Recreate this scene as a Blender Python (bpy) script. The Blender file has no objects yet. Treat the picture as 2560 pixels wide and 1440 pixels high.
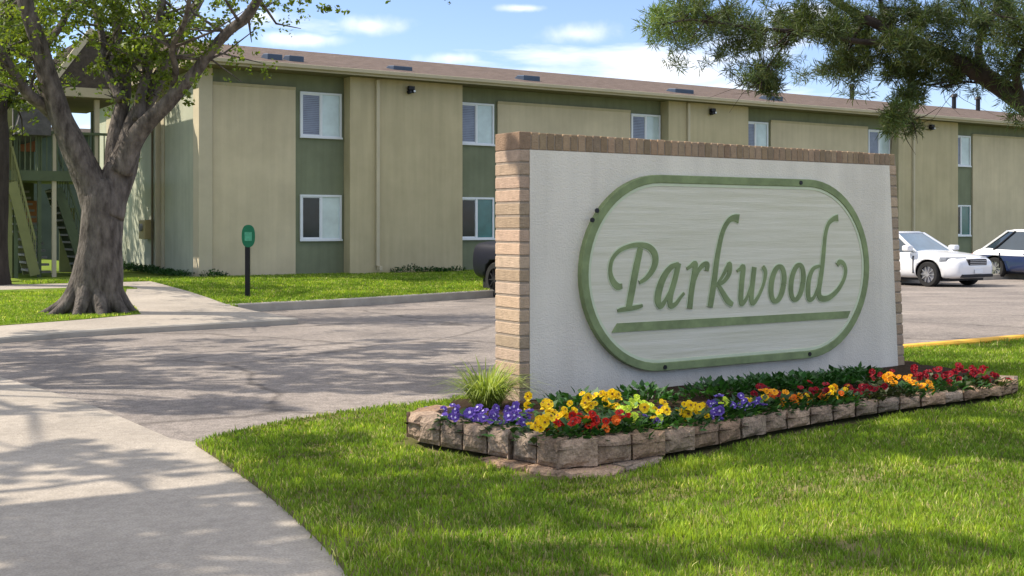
import bpy, bmesh, math, random
import numpy as np
from mathutils import Vector, Matrix, noise
R = math.radians
random.seed(7); rng = np.random.default_rng(7)
S = bpy.context.scene; COL = S.collection

# ------------------------------------------------------------ camera, world, sun
H = 1.3; F = 2900.0; CX = 1280.0; HY = 567.0
TH = math.atan(F/4520); c_, s_ = math.cos(TH), math.sin(TH)
cd = bpy.data.cameras.new('camera'); cam = bpy.data.objects.new('camera', cd); COL.objects.link(cam)
cam.location = (0, 0, H); cam.rotation_euler = (R(90), 0, -TH)
cd.sensor_width = 36; cd.lens = F/2560*36; cd.shift_y = -(720-HY)/2560; cd.clip_end = 2000; cd.clip_start = .05
S.camera = cam
SUN_AZ, SUN_EL = 40, 45
w = bpy.data.worlds.new('World'); S.world = w; w.use_nodes = True
nt = w.node_tree; nt.nodes.clear()
out = nt.nodes.new('ShaderNodeOutputWorld'); bg = nt.nodes.new('ShaderNodeBackground')
sky = nt.nodes.new('ShaderNodeTexSky'); sky.sky_type = 'NISHITA'; sky.sun_disc = False
sky.sun_elevation = R(SUN_EL); sky.sun_rotation = R(-(90-SUN_AZ)); sky.air_density = 1.0; sky.dust_density = .3; sky.ozone_density = 3.2
tc = nt.nodes.new('ShaderNodeTexCoord'); mp = nt.nodes.new('ShaderNodeMapping'); mp.inputs['Scale'].default_value = (3.2, 3.2, 17)
mp.inputs['Location'].default_value = (2.3, 1.1, .4)
nz = nt.nodes.new('ShaderNodeTexNoise'); nz.inputs['Scale'].default_value = 1.5; nz.inputs['Detail'].default_value = 7; nz.inputs['Roughness'].default_value = .55
cr = nt.nodes.new('ShaderNodeValToRGB'); cr.color_ramp.elements[0].position = .56; cr.color_ramp.elements[1].position = .76
cr.color_ramp.elements[1].color = (.85, .85, .85, 1)
mx = nt.nodes.new('ShaderNodeMix'); mx.data_type = 'RGBA'; mx.inputs[7].default_value = (6.9, 6.75, 6.6, 1)
sx = nt.nodes.new('ShaderNodeSeparateXYZ'); ma = nt.nodes.new('ShaderNodeMath'); ma.operation = 'MULTIPLY_ADD'; ma.inputs[1].default_value = .28  # cloud thickens towards the unseen zenith, added to raise the fill light
nt.links.new(tc.outputs['Generated'], sx.inputs[0]); nt.links.new(sx.outputs['Z'], ma.inputs[0]); nt.links.new(nz.outputs['Fac'], ma.inputs[2])
nt.links.new(tc.outputs['Generated'], mp.inputs['Vector']); nt.links.new(mp.outputs[0], nz.inputs['Vector'])
nt.links.new(ma.outputs[0], cr.inputs[0])
# a few small puffs of cloud low in the sky: azimuth to the right of the building's normal, height, half width, half height
last = cr.outputs[0]
nb = nt.nodes.new('ShaderNodeTexNoise'); nb.inputs['Scale'].default_value = 22; nb.inputs['Detail'].default_value = 6; nt.links.new(tc.outputs['Generated'], nb.inputs['Vector'])
def vm(op, *a):
    q = nt.nodes.new('ShaderNodeMath'); q.operation = op
    for i, v in enumerate(a):
        if isinstance(v, (int, float)): q.inputs[i].default_value = v
        else: nt.links.new(v, q.inputs[i])
    return q.outputs[0]
sp = nt.nodes.new('ShaderNodeSeparateXYZ'); nt.links.new(tc.outputs['Generated'], sp.inputs[0])
az = vm('ARCTAN2', sp.outputs['X'], sp.outputs['Y'])
for px_, py_, hw_, hh_ in ((1445,92,85,26),(930,74,95,26),(760,112,110,16),(1740,192,90,20),(1130,150,70,18),(640,60,60,20),(2010,60,80,24),(1310,30,50,9)):
    a0 = TH+math.atan((px_-CX)/F); e0 = (HY-py_)/F
    da = vm('DIVIDE', vm('SUBTRACT', az, a0), hw_/F); de = vm('DIVIDE', vm('SUBTRACT', sp.outputs['Z'], e0), hh_/F)
    rr = vm('SQRT', vm('ADD', vm('MULTIPLY', da, da), vm('MULTIPLY', de, de)))
    v_ = vm('SUBTRACT', vm('MULTIPLY_ADD', nb.outputs['Fac'], 3.2, -.75), rr)
    m_ = nt.nodes.new('ShaderNodeMapRange'); m_.interpolation_type = 'SMOOTHSTEP'; m_.inputs['From Min'].default_value = -.55; m_.inputs['From Max'].default_value = 1.0; m_.inputs['To Max'].default_value = .75
    nt.links.new(v_, m_.inputs['Value']); last = vm('MAXIMUM', last, m_.outputs[0])
nt.links.new(last, mx.inputs[0])
sm = nt.nodes.new('ShaderNodeMix'); sm.data_type = 'RGBA'; sm.blend_type = 'MULTIPLY'; sm.inputs[0].default_value = 1; sm.inputs[7].default_value = (.86, .82, .93, 1)
nt.links.new(sky.outputs[0], sm.inputs[6]); nt.links.new(sm.outputs[2], mx.inputs[6]); nt.links.new(mx.outputs[2], bg.inputs['Color'])
bg.inputs['Strength'].default_value = .13
nt.links.new(bg.outputs[0], out.inputs['Surface'])
sl = bpy.data.lights.new('sun', 'SUN'); sl.energy = 3.8; sl.angle = R(.5); sl.color = (1, .90, .77)
so = bpy.data.objects.new('sun', sl); COL.objects.link(so)
SV = Vector((-math.cos(R(SUN_AZ))*math.cos(R(SUN_EL)), math.sin(R(SUN_AZ))*math.cos(R(SUN_EL)), math.sin(R(SUN_EL))))
so.rotation_euler = SV.to_track_quat('Z', 'Y').to_euler(); so.location = (-20, 20, 30)
S.view_settings.view_transform = 'Standard'; S.view_settings.look = 'None'; S.view_settings.exposure = .80; S.view_settings.gamma = 1
S.render.resolution_x = 1024; S.render.resolution_y = 576

# ------------------------------------------------------------ geometry of the view: pixel -> world
def ray(x, y):
    r = (x-CX)/F
    return s_+c_*r, c_-s_*r, (HY-y)/F
def T(x, y, t):
    a, b, d = ray(x, y); return Vector((a*t, b*t, H+d*t))
def PY(x, y, Y):
    a, b, d = ray(x, y); return T(x, y, Y/b)
def asph(Y):
    k = min(1, max(0, (Y-8)/13)); k = k*k*(3-2*k); return -.028-.242*k
def lawnz(Y):
    if Y < 12: return 0.0
    k = min(1, max(0, (Y-21)/8)); k = k*k*(3-2*k); return -.13+.13*k
def G(x, y, zf=0.0):
    a, b, d = ray(x, y); z = 0.0 if callable(zf) else zf
    for _ in range(30):
        t = (H-z)/(-d)
        if callable(zf): z = zf(b*t)
        else: break
    return Vector((a*t, b*t, z))

# ------------------------------------------------------------ materials
MAT = {}
def mat(name, col, rough=.8, var=.12, scale=6, bump=0, bscale=40, spec=.3, metal=0, coat=0, trans=0, col2=None, stretch=(1,1,1), attr=None, detail=4, speck=0, sscale=120, cracks=0, streak=0):
    if name in MAT: return MAT[name]
    m = bpy.data.materials.new(name); m.use_nodes = True; n = m.node_tree; b = n.nodes['Principled BSDF']; L = n.links
    b.inputs['Roughness'].default_value = rough; b.inputs['Specular IOR Level'].default_value = spec
    b.inputs['Metallic'].default_value = metal; b.inputs['Coat Weight'].default_value = coat
    tcx = n.nodes.new('ShaderNodeTexCoord'); mpx = n.nodes.new('ShaderNodeMapping'); mpx.inputs['Scale'].default_value = stretch
    L.new(tcx.outputs['Object'], mpx.inputs[0])
    nx = n.nodes.new('ShaderNodeTexNoise'); nx.inputs['Scale'].default_value = scale; nx.inputs['Detail'].default_value = detail; nx.inputs['Roughness'].default_value = .6
    L.new(mpx.outputs[0], nx.inputs['Vector'])
    rp = n.nodes.new('ShaderNodeValToRGB'); rp.color_ramp.elements[0].position = .3; rp.color_ramp.elements[1].position = .7
    c2 = col2 or tuple(min(1, v*(1+var)) for v in col); c1 = col if col2 else tuple(v*(1-var) for v in col)
    rp.color_ramp.elements[0].color = (*c1, 1); rp.color_ramp.elements[1].color = (*c2, 1)
    L.new(nx.outputs['Fac'], rp.inputs[0]); src = rp.outputs[0]
    def mult(src, fac_out, lo, hi, a=.3, b=.7):
        r2 = n.nodes.new('ShaderNodeValToRGB'); r2.color_ramp.elements[0].position = a; r2.color_ramp.elements[1].position = b
        r2.color_ramp.elements[0].color = (lo, lo, lo, 1); r2.color_ramp.elements[1].color = (hi, hi, hi, 1); L.new(fac_out, r2.inputs[0])
        m2 = n.nodes.new('ShaderNodeMix'); m2.data_type = 'RGBA'; m2.blend_type = 'MULTIPLY'; m2.inputs[0].default_value = 1
        L.new(src, m2.inputs[6]); L.new(r2.outputs[0], m2.inputs[7]); return m2.outputs[2]
    if speck:
        for sc_, k_ in ((sscale, speck), (sscale*.22, speck*.6)):
            q = n.nodes.new('ShaderNodeTexNoise'); q.inputs['Scale'].default_value = sc_; q.inputs['Detail'].default_value = 2; L.new(mpx.outputs[0], q.inputs['Vector'])
            src = mult(src, q.outputs['Fac'], 1-k_, 1+k_*.7, .35, .65)
    if streak:
        mq = n.nodes.new('ShaderNodeMapping'); mq.inputs['Scale'].default_value = (3.5, 3.5, .22); L.new(tcx.outputs['Object'], mq.inputs[0])
        q = n.nodes.new('ShaderNodeTexNoise'); q.inputs['Scale'].default_value = 1.6; q.inputs['Detail'].default_value = 7; L.new(mq.outputs[0], q.inputs['Vector'])
        src = mult(src, q.outputs['Fac'], 1-streak, 1+streak*.4, .32, .62)
    if cracks:
        q0 = n.nodes.new('ShaderNodeTexNoise'); q0.inputs['Scale'].default_value = 1.3; q0.inputs['Detail'].default_value = 6; L.new(mpx.outputs[0], q0.inputs['Vector'])
        va = n.nodes.new('ShaderNodeMix'); va.data_type = 'VECTOR'; va.inputs[0].default_value = .35; L.new(mpx.outputs[0], va.inputs[4]); L.new(q0.outputs['Color'], va.inputs[5])
        vo = n.nodes.new('ShaderNodeTexVoronoi'); vo.feature = 'DISTANCE_TO_EDGE'; vo.inputs['Scale'].default_value = cracks; L.new(va.outputs[1], vo.inputs['Vector'])
        src = mult(src, vo.outputs['Distance'], .55, 1.0, .0, .012)
    if attr:
        at = n.nodes.new('ShaderNodeAttribute'); at.attribute_name = attr
        mm = n.nodes.new('ShaderNodeMix'); mm.data_type = 'RGBA'; mm.blend_type = 'MULTIPLY'; mm.inputs[0].default_value = 1
        L.new(src, mm.inputs[6]); L.new(at.outputs['Color'], mm.inputs[7]); src = mm.outputs[2]
    L.new(src, b.inputs['Base Color'])
    if bump:
        n2 = n.nodes.new('ShaderNodeTexNoise'); n2.inputs['Scale'].default_value = bscale; n2.inputs['Detail'].default_value = 5
        L.new(mpx.outputs[0], n2.inputs['Vector'])
        bp = n.nodes.new('ShaderNodeBump'); bp.inputs['Strength'].default_value = bump; bp.inputs['Distance'].default_value = .035 if 'bark' in name else .02
        L.new(n2.outputs['Fac'], bp.inputs['Height']); L.new(bp.outputs[0], b.inputs['Normal'])
    if trans:
        o = n.nodes['Material Output']; tr = n.nodes.new('ShaderNodeBsdfTranslucent'); ms = n.nodes.new('ShaderNodeMixShader'); ms.inputs[0].default_value = trans
        hs = n.nodes.new('ShaderNodeMix'); hs.data_type='RGBA'; hs.blend_type='MULTIPLY'; hs.inputs[0].default_value = 1; hs.inputs[7].default_value = (1.5, 1.5, .7, 1)
        L.new(src, hs.inputs[6]); L.new(hs.outputs[2], tr.inputs['Color'])
        L.new(b.outputs[0], ms.inputs[1]); L.new(tr.outputs[0], ms.inputs[2]); L.new(ms.outputs[0], o.inputs['Surface'])
    MAT[name] = m; return m
M_tan = mat('stucco_tan', (.57, .49, .335), .9, .1, .9, .25, 60, .1, detail=6, streak=.06)
M_olive = mat('stucco_olive', (.47, .405, .255), .9, .1, .8, .25, 60, .1, detail=6, streak=.08)
M_green = mat('siding_green', (.195, .215, .14), .9, .12, 1.2, .2, 60, .1, streak=.08)
M_sage = mat('stucco_sage', (.42, .435, .335), .9, .1, 1.0, .2, 60, .1, streak=.08)
M_trim = mat('trim_tan', (.50, .44, .31), .7, .06, 2)
M_fascia = mat('fascia_paint', (.42, .37, .25), .7, .08, 1.5)
M_soffit = mat('soffit', (.16, .14, .08), .9, .1, 2)
M_shingle = mat('shingles', (.11, .084, .070), .95, .2, 3, .5, 30, .1, stretch=(1, 1, 3), col2=(.175, .135, .113), detail=9, speck=.2, sscale=25)
M_shdark = mat('shingles_dark', (.075, .062, .05), .95, .3, 9, .5, 30, .1, detail=8)
M_white = mat('vinyl_white', (.72, .75, .78), .4, .03, 3)
M_vent = mat('vent_metal', (.05, .075, .115), .5, .2, 3, metal=.3, spec=.5)
M_black = mat('black_paint', (.012, .012, .015), .45, .2, 5)
M_dark = mat('dark_void', (.02, .025, .02), .9, .2, 3)
M_pglass = mat('window_glass_dark', (.012, .02, .028), .08, .5, 1.5, spec=.35)
M_skypane = mat('window_sky_reflection', (.50, .60, .60), .15, .22, 1.2, spec=.6)  # pale colour paints the reflected sky into the right-hand panes
M_teal = mat('window_teal', (.03, .15, .16), .1, .3, 1.6, spec=.5)  # lower right panes tinted teal
M_blind = mat('window_blinds', (.17, .19, .26), .12, .3, 2.2, spec=.4)
M_bark = mat('bark', (.047, .040, .035), .95, .35, 9, 1.0, 26, .1, stretch=(1, 1, .38), col2=(.20, .175, .152), detail=10)
M_bark2 = mat('bark_dark', (.035, .028, .024), .95, .35, 5, .9, 22, .1, stretch=(1, 1, .3), col2=(.07, .058, .05), detail=7)
M_leaf = mat('leaf_green', (.11, .175, .025), .5, .2, 2.5, trans=.48, attr='tint', spec=.4)
M_leaf2 = mat('needle_green', (.055, .100, .030), .55, .2, 2.5, trans=.35, attr='tint', spec=.4)
M_grass = mat('grass_blade', (.125, .235, .026), .6, .25, .9, trans=.42, attr='tint', spec=.2, col2=(.205, .33, .038))
M_lawn = mat('lawn_soil', (.10, .105, .035), .95, .3, 3, .6, 40, .05, col2=(.22, .19, .09), detail=8)
M_lawnfar = mat('lawn_far', (.09, .15, .02), .95, .3, 2.0, .5, 20, .05, col2=(.20, .25, .04), detail=9)
M_asph = mat('asphalt', (.185, .165, .150), .93, .1, .6, .6, 90, .2, col2=(.34, .297, .26), detail=12, speck=.28, sscale=70, cracks=.33)
M_conc = mat('concrete', (.32, .285, .24), .9, .1, .8, .4, 70, .2, col2=(.45, .40, .335), detail=12, speck=.15, sscale=90)
M_kerb = mat('kerb_concrete', (.38, .35, .30), .9, .15, 3, .4, 60, .2)
M_yellow = mat('yellow_kerb_paint', (.75, .42, .05), .7, .15, 6)
M_stucco = mat('sign_stucco', (.73, .68, .585), .9, .08, 1.4, .35, 90, .2, detail=10, streak=.07)
M_brick = mat('brick', (.43, .325, .24), .9, .14, 18, .5, 80, .2, attr='tint', detail=6)
M_mortar = mat('mortar', (.30, .25, .20), .95, .12, 20, .4, 80, .1)
M_plaque = mat('plaque_board', (.60, .58, .435), .7, .10, 4.0, .2, 30, .3, stretch=(.25, 1, 8), col2=(.76, .73, .61), detail=8)
M_letter = mat('sign_green_paint', (.215, .27, .125), .65, .22, 7, spec=.3)
M_pale = mat('pale_green_edge', (.60, .66, .47), .7, .06, 6)
M_block = mat('edging_block', (.27, .19, .135), .95, .2, 9, 1.0, 45, .1, attr='tint', col2=(.46, .335, .24), detail=9, speck=.2, sscale=60)
M_soil = mat('soil', (.05, .034, .022), 1, .3, 20, 1.0, 50, .05)

# ------------------------------------------------------------ object helpers
def link(o, parent=None):
    COL.objects.link(o)
    if parent: o.parent = parent
    return o
def tag(o, label=None, cat=None, group=None, kind=None):
    if label: o['label'] = label
    if cat: o['category'] = cat
    if group: o['group'] = group
    if kind: o['kind'] = kind
    return o
def empty(name, loc, label, cat, group=None, rz=0):
    o = bpy.data.objects.new(name, None); o.location = loc; o.rotation_euler = (0, 0, rz); o.empty_display_size = .2
    link(o); o['_o'] = 1; del o['_o']
    return tag(o, label, cat, group)
def finish(name, bm, m, parent=None, smooth=False, world=True, bevel=0):
    """world: vertices are given in world space; under a parent they are moved into its space"""
    if parent is not None and world:
        p = parent; mw = Matrix.Identity(4)
        chain = []
        while p: chain.append(p); p = p.parent
        for q in reversed(chain): mw = mw @ (Matrix.Translation(q.location) @ q.rotation_euler.to_matrix().to_4x4())
        bm.transform(mw.inverted())
    me = bpy.data.meshes.new(name); bm.to_mesh(me); bm.free()
    for mm in (m if isinstance(m, (list, tuple)) else [m]): me.materials.append(mm)
    if smooth: me.polygons.foreach_set('use_smooth', [True]*len(me.polygons))
    o = bpy.data.objects.new(name, me); link(o, parent)
    if bevel:
        b = o.modifiers.new('bevel', 'BEVEL'); b.width = bevel; b.segments = 2; b.limit_method = 'ANGLE'
    return o
def box(bm, x0, x1, y0, y1, z0, z1, mi=0):
    v = [bm.verts.new(p) for p in ((x0,y0,z0),(x1,y0,z0),(x1,y1,z0),(x0,y1,z0),(x0,y0,z1),(x1,y0,z1),(x1,y1,z1),(x0,y1,z1))]
    fs = [bm.faces.new([v[i] for i in q]) for q in ((3,2,1,0),(4,5,6,7),(0,1,5,4),(1,2,6,5),(2,3,7,6),(3,0,4,7))]
    for f_ in fs: f_.material_index = mi
    return v
def prism(bm, pts, d, mi=0):
    """pts: planar polygon (Vectors); d: extrusion Vector"""
    a = [bm.verts.new(p) for p in pts]; b = [bm.verts.new(Vector(p)+Vector(d)) for p in pts]; n = len(pts); fs = []
    fs.append(bm.faces.new(a)); fs.append(bm.faces.new(list(reversed(b))))
    for i in range(n): fs.append(bm.faces.new((a[i], b[i], b[(i+1) % n], a[(i+1) % n])))
    for f_ in fs: f_.material_index = mi
    return fs
def bar(bm, a, b, w, h=None):
    a, b = Vector(a), Vector(b); h = h or w; d = (b-a); q = d.to_track_quat('Z', 'Y'); u = q @ Vector((w/2,0,0)); v = q @ Vector((0,h/2,0))
    prism(bm, [a-u-v, a+u-v, a+u+v, a-u+v], d)
def tube(bm, pts, rads, seg=10, cap=True, wob=0, seed=0):
    pts = [Vector(p) for p in pts]; rings = []
    up = Vector((.13, .31, .94)).normalized(); prev = None
    for i, p in enumerate(pts):
        d = (pts[min(i+1, len(pts)-1)]-pts[max(i-1, 0)]).normalized()
        if prev is None: x = d.cross(up if abs(d.dot(up)) < .9 else Vector((1,0,0))).normalized()
        else: x = (prev-d*prev.dot(d)).normalized()
        prev = x; y = d.cross(x); ring = []
        for k in range(seg):
            an = 2*math.pi*k/seg; rr = rads[i]
            if wob: rr *= 1+wob*noise.noise(Vector((math.cos(an)*1.5+seed, math.sin(an)*1.5, p.z*.9)))
            ring.append(bm.verts.new(p+(x*math.cos(an)+y*math.sin(an))*rr))
        rings.append(ring)
    for i in range(len(rings)-1):
        for k in range(seg): bm.faces.new((rings[i][k], rings[i][(k+1) % seg], rings[i+1][(k+1) % seg], rings[i+1][k]))
    if cap: bm.faces.new(list(reversed(rings[0]))); bm.faces.new(rings[-1])
def smooth_path(pts, rads, n=4):
    P = [Vector(p) for p in pts]; out_, ro = [], []
    for i in range(len(P)-1):
        p0, p1, p2, p3 = P[max(i-1,0)], P[i], P[i+1], P[min(i+2, len(P)-1)]
        for k in range(n):
            t = k/n
            out_.append(.5*((2*p1)+(p2-p0)*t+(2*p0-5*p1+4*p2-p3)*t*t+(3*p1-p0-3*p2+p3)*t**3)); ro.append(rads[i]*(1-t)+rads[i+1]*t)
    out_.append(P[-1]); ro.append(rads[-1]); return out_, ro
def cyl(bm, c, r, h, axis='Z', seg=20, r2=None):
    q = {'Z': Matrix.Identity(4), 'X': Matrix.Rotation(R(90), 4, 'Y'), 'Y': Matrix.Rotation(R(90), 4, 'X')}[axis]
    bmesh.ops.create_cone(bm, cap_ends=True, segments=seg, radius1=r, radius2=r if r2 is None else r2, depth=h, matrix=Matrix.Translation(c) @ q)
def tintmesh(me, cols):
    """cols: per-face rgb"""
    at = me.color_attributes.new('tint', 'FLOAT_COLOR', 'CORNER')
    lt = np.empty(len(me.polygons), np.int32); me.polygons.foreach_get('loop_total', lt)
    c4 = np.ones((len(cols), 4), np.float32); c4[:, :3] = cols
    at.data.foreach_set('color', np.repeat(c4, lt, axis=0).ravel())
def npmesh(name, V, Fq, cols, m, parent=None):
    """V (n,3) world or local; Fq (m,k)"""
    me = bpy.data.meshes.new(name); k = Fq.shape[1]
    me.vertices.add(len(V)); me.vertices.foreach_set('co', V.astype(np.float32).ravel())
    me.loops.add(Fq.size); me.loops.foreach_set('vertex_index', Fq.astype(np.int32).ravel())
    me.polygons.add(len(Fq)); me.polygons.foreach_set('loop_start', np.arange(0, Fq.size, k, dtype=np.int32)); me.polygons.foreach_set('loop_total', np.full(len(Fq), k, np.int32))
    me.update(calc_edges=True); me.validate()
    tintmesh(me, cols); me.materials.append(m)
    o = bpy.data.objects.new(name, me); link(o, parent); return o
def sheet(name, poly, zf, m, off=0.0, depth=.0, step=1.0, label=None):
    bm = bmesh.new(); vs = [bm.verts.new((p[0], p[1], 0)) for p in poly]; bm.faces.new(vs); bm.normal_update()
    ys = [p[1] for p in poly]; y = math.floor(min(ys))+.5
    while y < max(ys):
        if 6 < y < 31: bmesh.ops.bisect_plane(bm, geom=bm.verts[:]+bm.edges[:]+bm.faces[:], plane_co=(0, y, 0), plane_no=(0, 1, 0))
        y += step
    bmesh.ops.triangulate(bm, faces=bm.faces[:])
    for v in bm.verts: v.co.z = zf(v.co.y)+off
    for f_ in bm.faces:
        if f_.normal.z < 0: f_.normal_flip()
    if depth:
        be = [e for e in bm.edges if len(e.link_faces) == 1]
        r = bmesh.ops.extrude_edge_only(bm, edges=be)
        for v in r['geom']:
            if isinstance(v, bmesh.types.BMVert): v.co.z -= depth
    bmesh.ops.recalc_face_normals(bm, faces=bm.faces[:])
    o = finish(name, bm, m); o['kind'] = 'structure'; return o
def kerb(name, pts, zf, w, top, depth, m, side=1, label=None, cat=None):
    bm = bmesh.new(); P = []
    for i in range(len(pts)-1):
        a, b = Vector(pts[i][:2]), Vector(pts[i+1][:2]); n = max(1, int((b-a).length/.8))
        for k in range(n): P.append(a.lerp(b, k/n))
    P.append(Vector(pts[-1][:2])); rings = []
    for i, p in enumerate(P):
        d = (P[min(i+1, len(P)-1)]-P[max(i-1, 0)]).normalized(); nn = Vector((-d.y, d.x))*side*w; z = zf(p.y); p = p-nn*(.03/w)
        q = p+nn
        e = .02
        prof = [(p, z-depth), (p, z+top-e), (p+nn*(e/w), z+top), (q-nn*(e/w), z+top), (q, z+top-e), (q, z-depth)]
        rings.append([bm.verts.new((a_.x, a_.y, zz)) for a_, zz in prof])
    for i in range(len(rings)-1):
        for k in range(5): bm.faces.new((rings[i][k], rings[i][k+1], rings[i+1][k+1], rings[i+1][k]))
    bm.faces.new(rings[0]); bm.faces.new(rings[-1])
    bmesh.ops.recalc_face_normals(bm, faces=bm.faces[:])
    o = finish(name, bm, m)
    o['kind'] = 'structure'
    return o
def inpoly(px_, py_, poly):
    ins = np.zeros(len(px_), bool); n = len(poly)
    for i in range(n):
        x1, y1 = poly[i][0], poly[i][1]; x2, y2 = poly[(i+1) % n][0], poly[(i+1) % n][1]
        cond = ((y1 > py_) != (y2 > py_))
        xx = (x2-x1)*(py_-y1)/((y2-y1) if y2 != y1 else 1e-9)+x1
        ins ^= cond & (px_ < xx)
    return ins

# ------------------------------------------------------------ ground, road, pavements, lawns
YK = 8.05
g = sheet('ground', [(-400,-400),(600,-400),(600,900),(-400,900)], lambda y: -.32, M_lawnfar)
sheet('asphalt_road', [(-60,-30),(90,-30),(90,28),(-60,28)], asph, M_asph)
conc_edge = [G(490,1108,asph), G(430,1100,asph), G(320,1052,asph), G(200,1003,asph), G(90,970,asph), G(0,944,asph)]
top_c = conc_edge[-1]
conc = [(conc_edge[0].x+.25, -20)]+[(conc_edge[0].x+.25, 5)]+[(p.x, p.y) for p in conc_edge]+[(top_c.x-.2, 13.2), (-40, 13.2), (-40, -20)]
sheet('concrete_apron', conc, asph, M_conc, off=.006)
lawn_edge = [(905,1470),(878,1440),(830,1374),(765,1310),(700,1253),(640,1206),(590,1170),(530,1130),(492,1106),(540,1090),(600,1076),(700,1054),(850,1031),(980,1015),(1085,1005)]
LE = [G(*p, 0.0) for p in lawn_edge]
near_lawn = [(LE[0].x-.2, -8)]+[(p.x, p.y) for p in LE]+[(5.0, 7.85), (6.0, YK), (60, YK), (60, -8)]
sheet('front_lawn', near_lawn, lambda y: 0.0, M_lawn, depth=.12)
kerb('yellow_kerb', [(6.3, YK), (60, YK)], lambda y: 0, .15, .05, .2, M_yellow)
# far left pavement and lawns
kl = [G(x, y, lawnz) for x, y in ((-200,868),(0,846),(150,832),(300,822),(500,811),(640,803),(742,797))]
walk = [(-9, kl[0].y)]+[(p.x, p.y) for p in kl]
pathR = [G(x, y, lawnz) for x, y in ((640,778),(580,765),(520,744),(470,728),(425,716))]
pathL = [G(x, y, lawnz) for x, y in ((318,716),(312,740),(330,765),(352,786),(200,800),(0,815),(-200,832))]
walk += [(p.x, p.y) for p in pathR]+[(pathR[-1].x+.1, 28.0), (-12, 28.0), (-12, 25.6), (pathL[0].x, 25.6)]+[(p.x, p.y) for p in pathL]+[(-9, pathL[-1].y)]
sheet('pavement', walk, lawnz, M_conc, off=.004, depth=.25)
kf = [G(x, y, lawnz) for x, y in ((560,765),(600,762),(700,757),(850,750),(1000,741),(1130,733),(1245,726))]
far_lawn = [(p.x, p.y) for p in pathR[1:]]
far_lawn = [(pathR[-1].x+.1, 28.2)]+list(reversed(far_lawn))+[(p.x, p.y) for p in kf[1:]]+[(16, kf[-1].y+.1), (22, 21.3), (90, 21.3), (90, 30), (9, 30), (-12, 29.5), (-12, 28.2)]
sheet('building_lawn', far_lawn, lawnz, M_lawnfar, depth=.2)
left_lawn = [(p.x, p.y) for p in pathL]+[(-12, pathL[-1].y), (-12, 25.6), (pathL[0].x, 25.6)]
sheet('tree_lawn', left_lawn, lawnz, M_lawnfar, off=.012, depth=.2)
sheet('back_ground', [(-30, 29.4), (9.4, 29.4), (9.4, 75), (-30, 75)], lambda y: 0, M_lawnfar, off=.0, depth=.3)
kerb('lot_kerb', [(p.x, p.y) for p in kf]+[(16, kf[-1].y+.1), (22, 21.3), (90, 21.3)], lawnz, .16, .02, .25, M_kerb)
kerb('pavement_kerb', [(p.x, p.y) for p in kl], lawnz, .16, .012, .25, M_kerb)

# ------------------------------------------------------------ apartment building
YP, YR, XC = 29.0, 29.42, 9.34
ZE0, ZE1 = 5.38, 5.54
B = empty('apartment_building', (XC, YP, 0), 'long two storey apartment block in olive and tan stucco with brown shingle roof', 'building')
XEND = 63
bm = bmesh.new(); box(bm, XC+.02, XEND, YR, 40.3, -.3, 5.45); finish('wall', bm, M_green, B)
bm = bmesh.new(); box(bm, XC, XC+.018, YR+.3, 40.3, -.3, 5.45); box(bm, XC-.05, XC+.018, YR-.1, YR+.3, -.3, 5.45); finish('end_wall', bm, M_sage, B)
# gable of the end wall
prots = [13.36+11.3*i for i in range(5)]
for i, x0 in enumerate(prots):
    bm = bmesh.new(); x1 = x0+3.55; box(bm, x0, x1, YP, YR-.002, -.3, 5.4)
    finish('wall_bay', bm, M_olive, B, bevel=.01)
    bm = bmesh.new(); xd = x0+.76
    box(bm, xd, xd+.10, YP-.09, YP-.003, .22, 5.36); box(bm, xd+.005, xd+.095, YP-.26, YP-.09, .10, .22)
    finish('downspout', bm, M_trim, B, bevel=.01)
    bm = bmesh.new(); xl = x0+1.82
    cyl(bm, (xl, YP-.02, 5.12), .06, .05, 'Y', 16); box(bm, xl-.09, xl+.09, YP-.16, YP-.05, 5.14, 5.24); cyl(bm, (xl-.06, YP-.14, 5.07), .06, .14, 'Y', 14, .045); cyl(bm, (xl+.07, YP-.12, 5.10), .05, .10, 'Y', 14)
    lo = finish('flood_light', bm, M_black, B)
    bm = bmesh.new(); cyl(bm, (xl+.075, YP-.178, 5.10), .035, .012, 'Y', 12); finish('lens', bm, M_white, lo)
wins = []
def panel(x0, x1):
    bm = bmesh.new(); box(bm, x0, x1, YR-.07, YR-.002, -.3, 5.03); finish('wall_panel', bm, M_tan, B, bevel=.006)
    bm = bmesh.new(); box(bm, x0+.0, x1, YR-.085, YR-.071, 4.97, 5.05); finish('panel_trim', bm, M_olive, B)
panel(9.66, 11.93)
bm = bmesh.new(); box(bm, XC-.07, 9.63, YR-.16, YR+.33, -.3, 5.39); finish('corner_trim', bm, M_trim, B, bevel=.008)
wins.append((12.07, 'skypane', 0))
for i in range(4):
    a = prots[i]+3.55; b = prots[i+1]
    panel(a+1.42, b-1.30); wins.append((a+.09, 'teal' if i == 0 else 'skypane', i+1)); wins.append((b-1.25, 'blind', i+1))
WMATS = {'skypane': (M_blind, M_skypane), 'teal': (M_blind, M_skypane), 'blind': (M_blind, M_skypane)}
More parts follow.
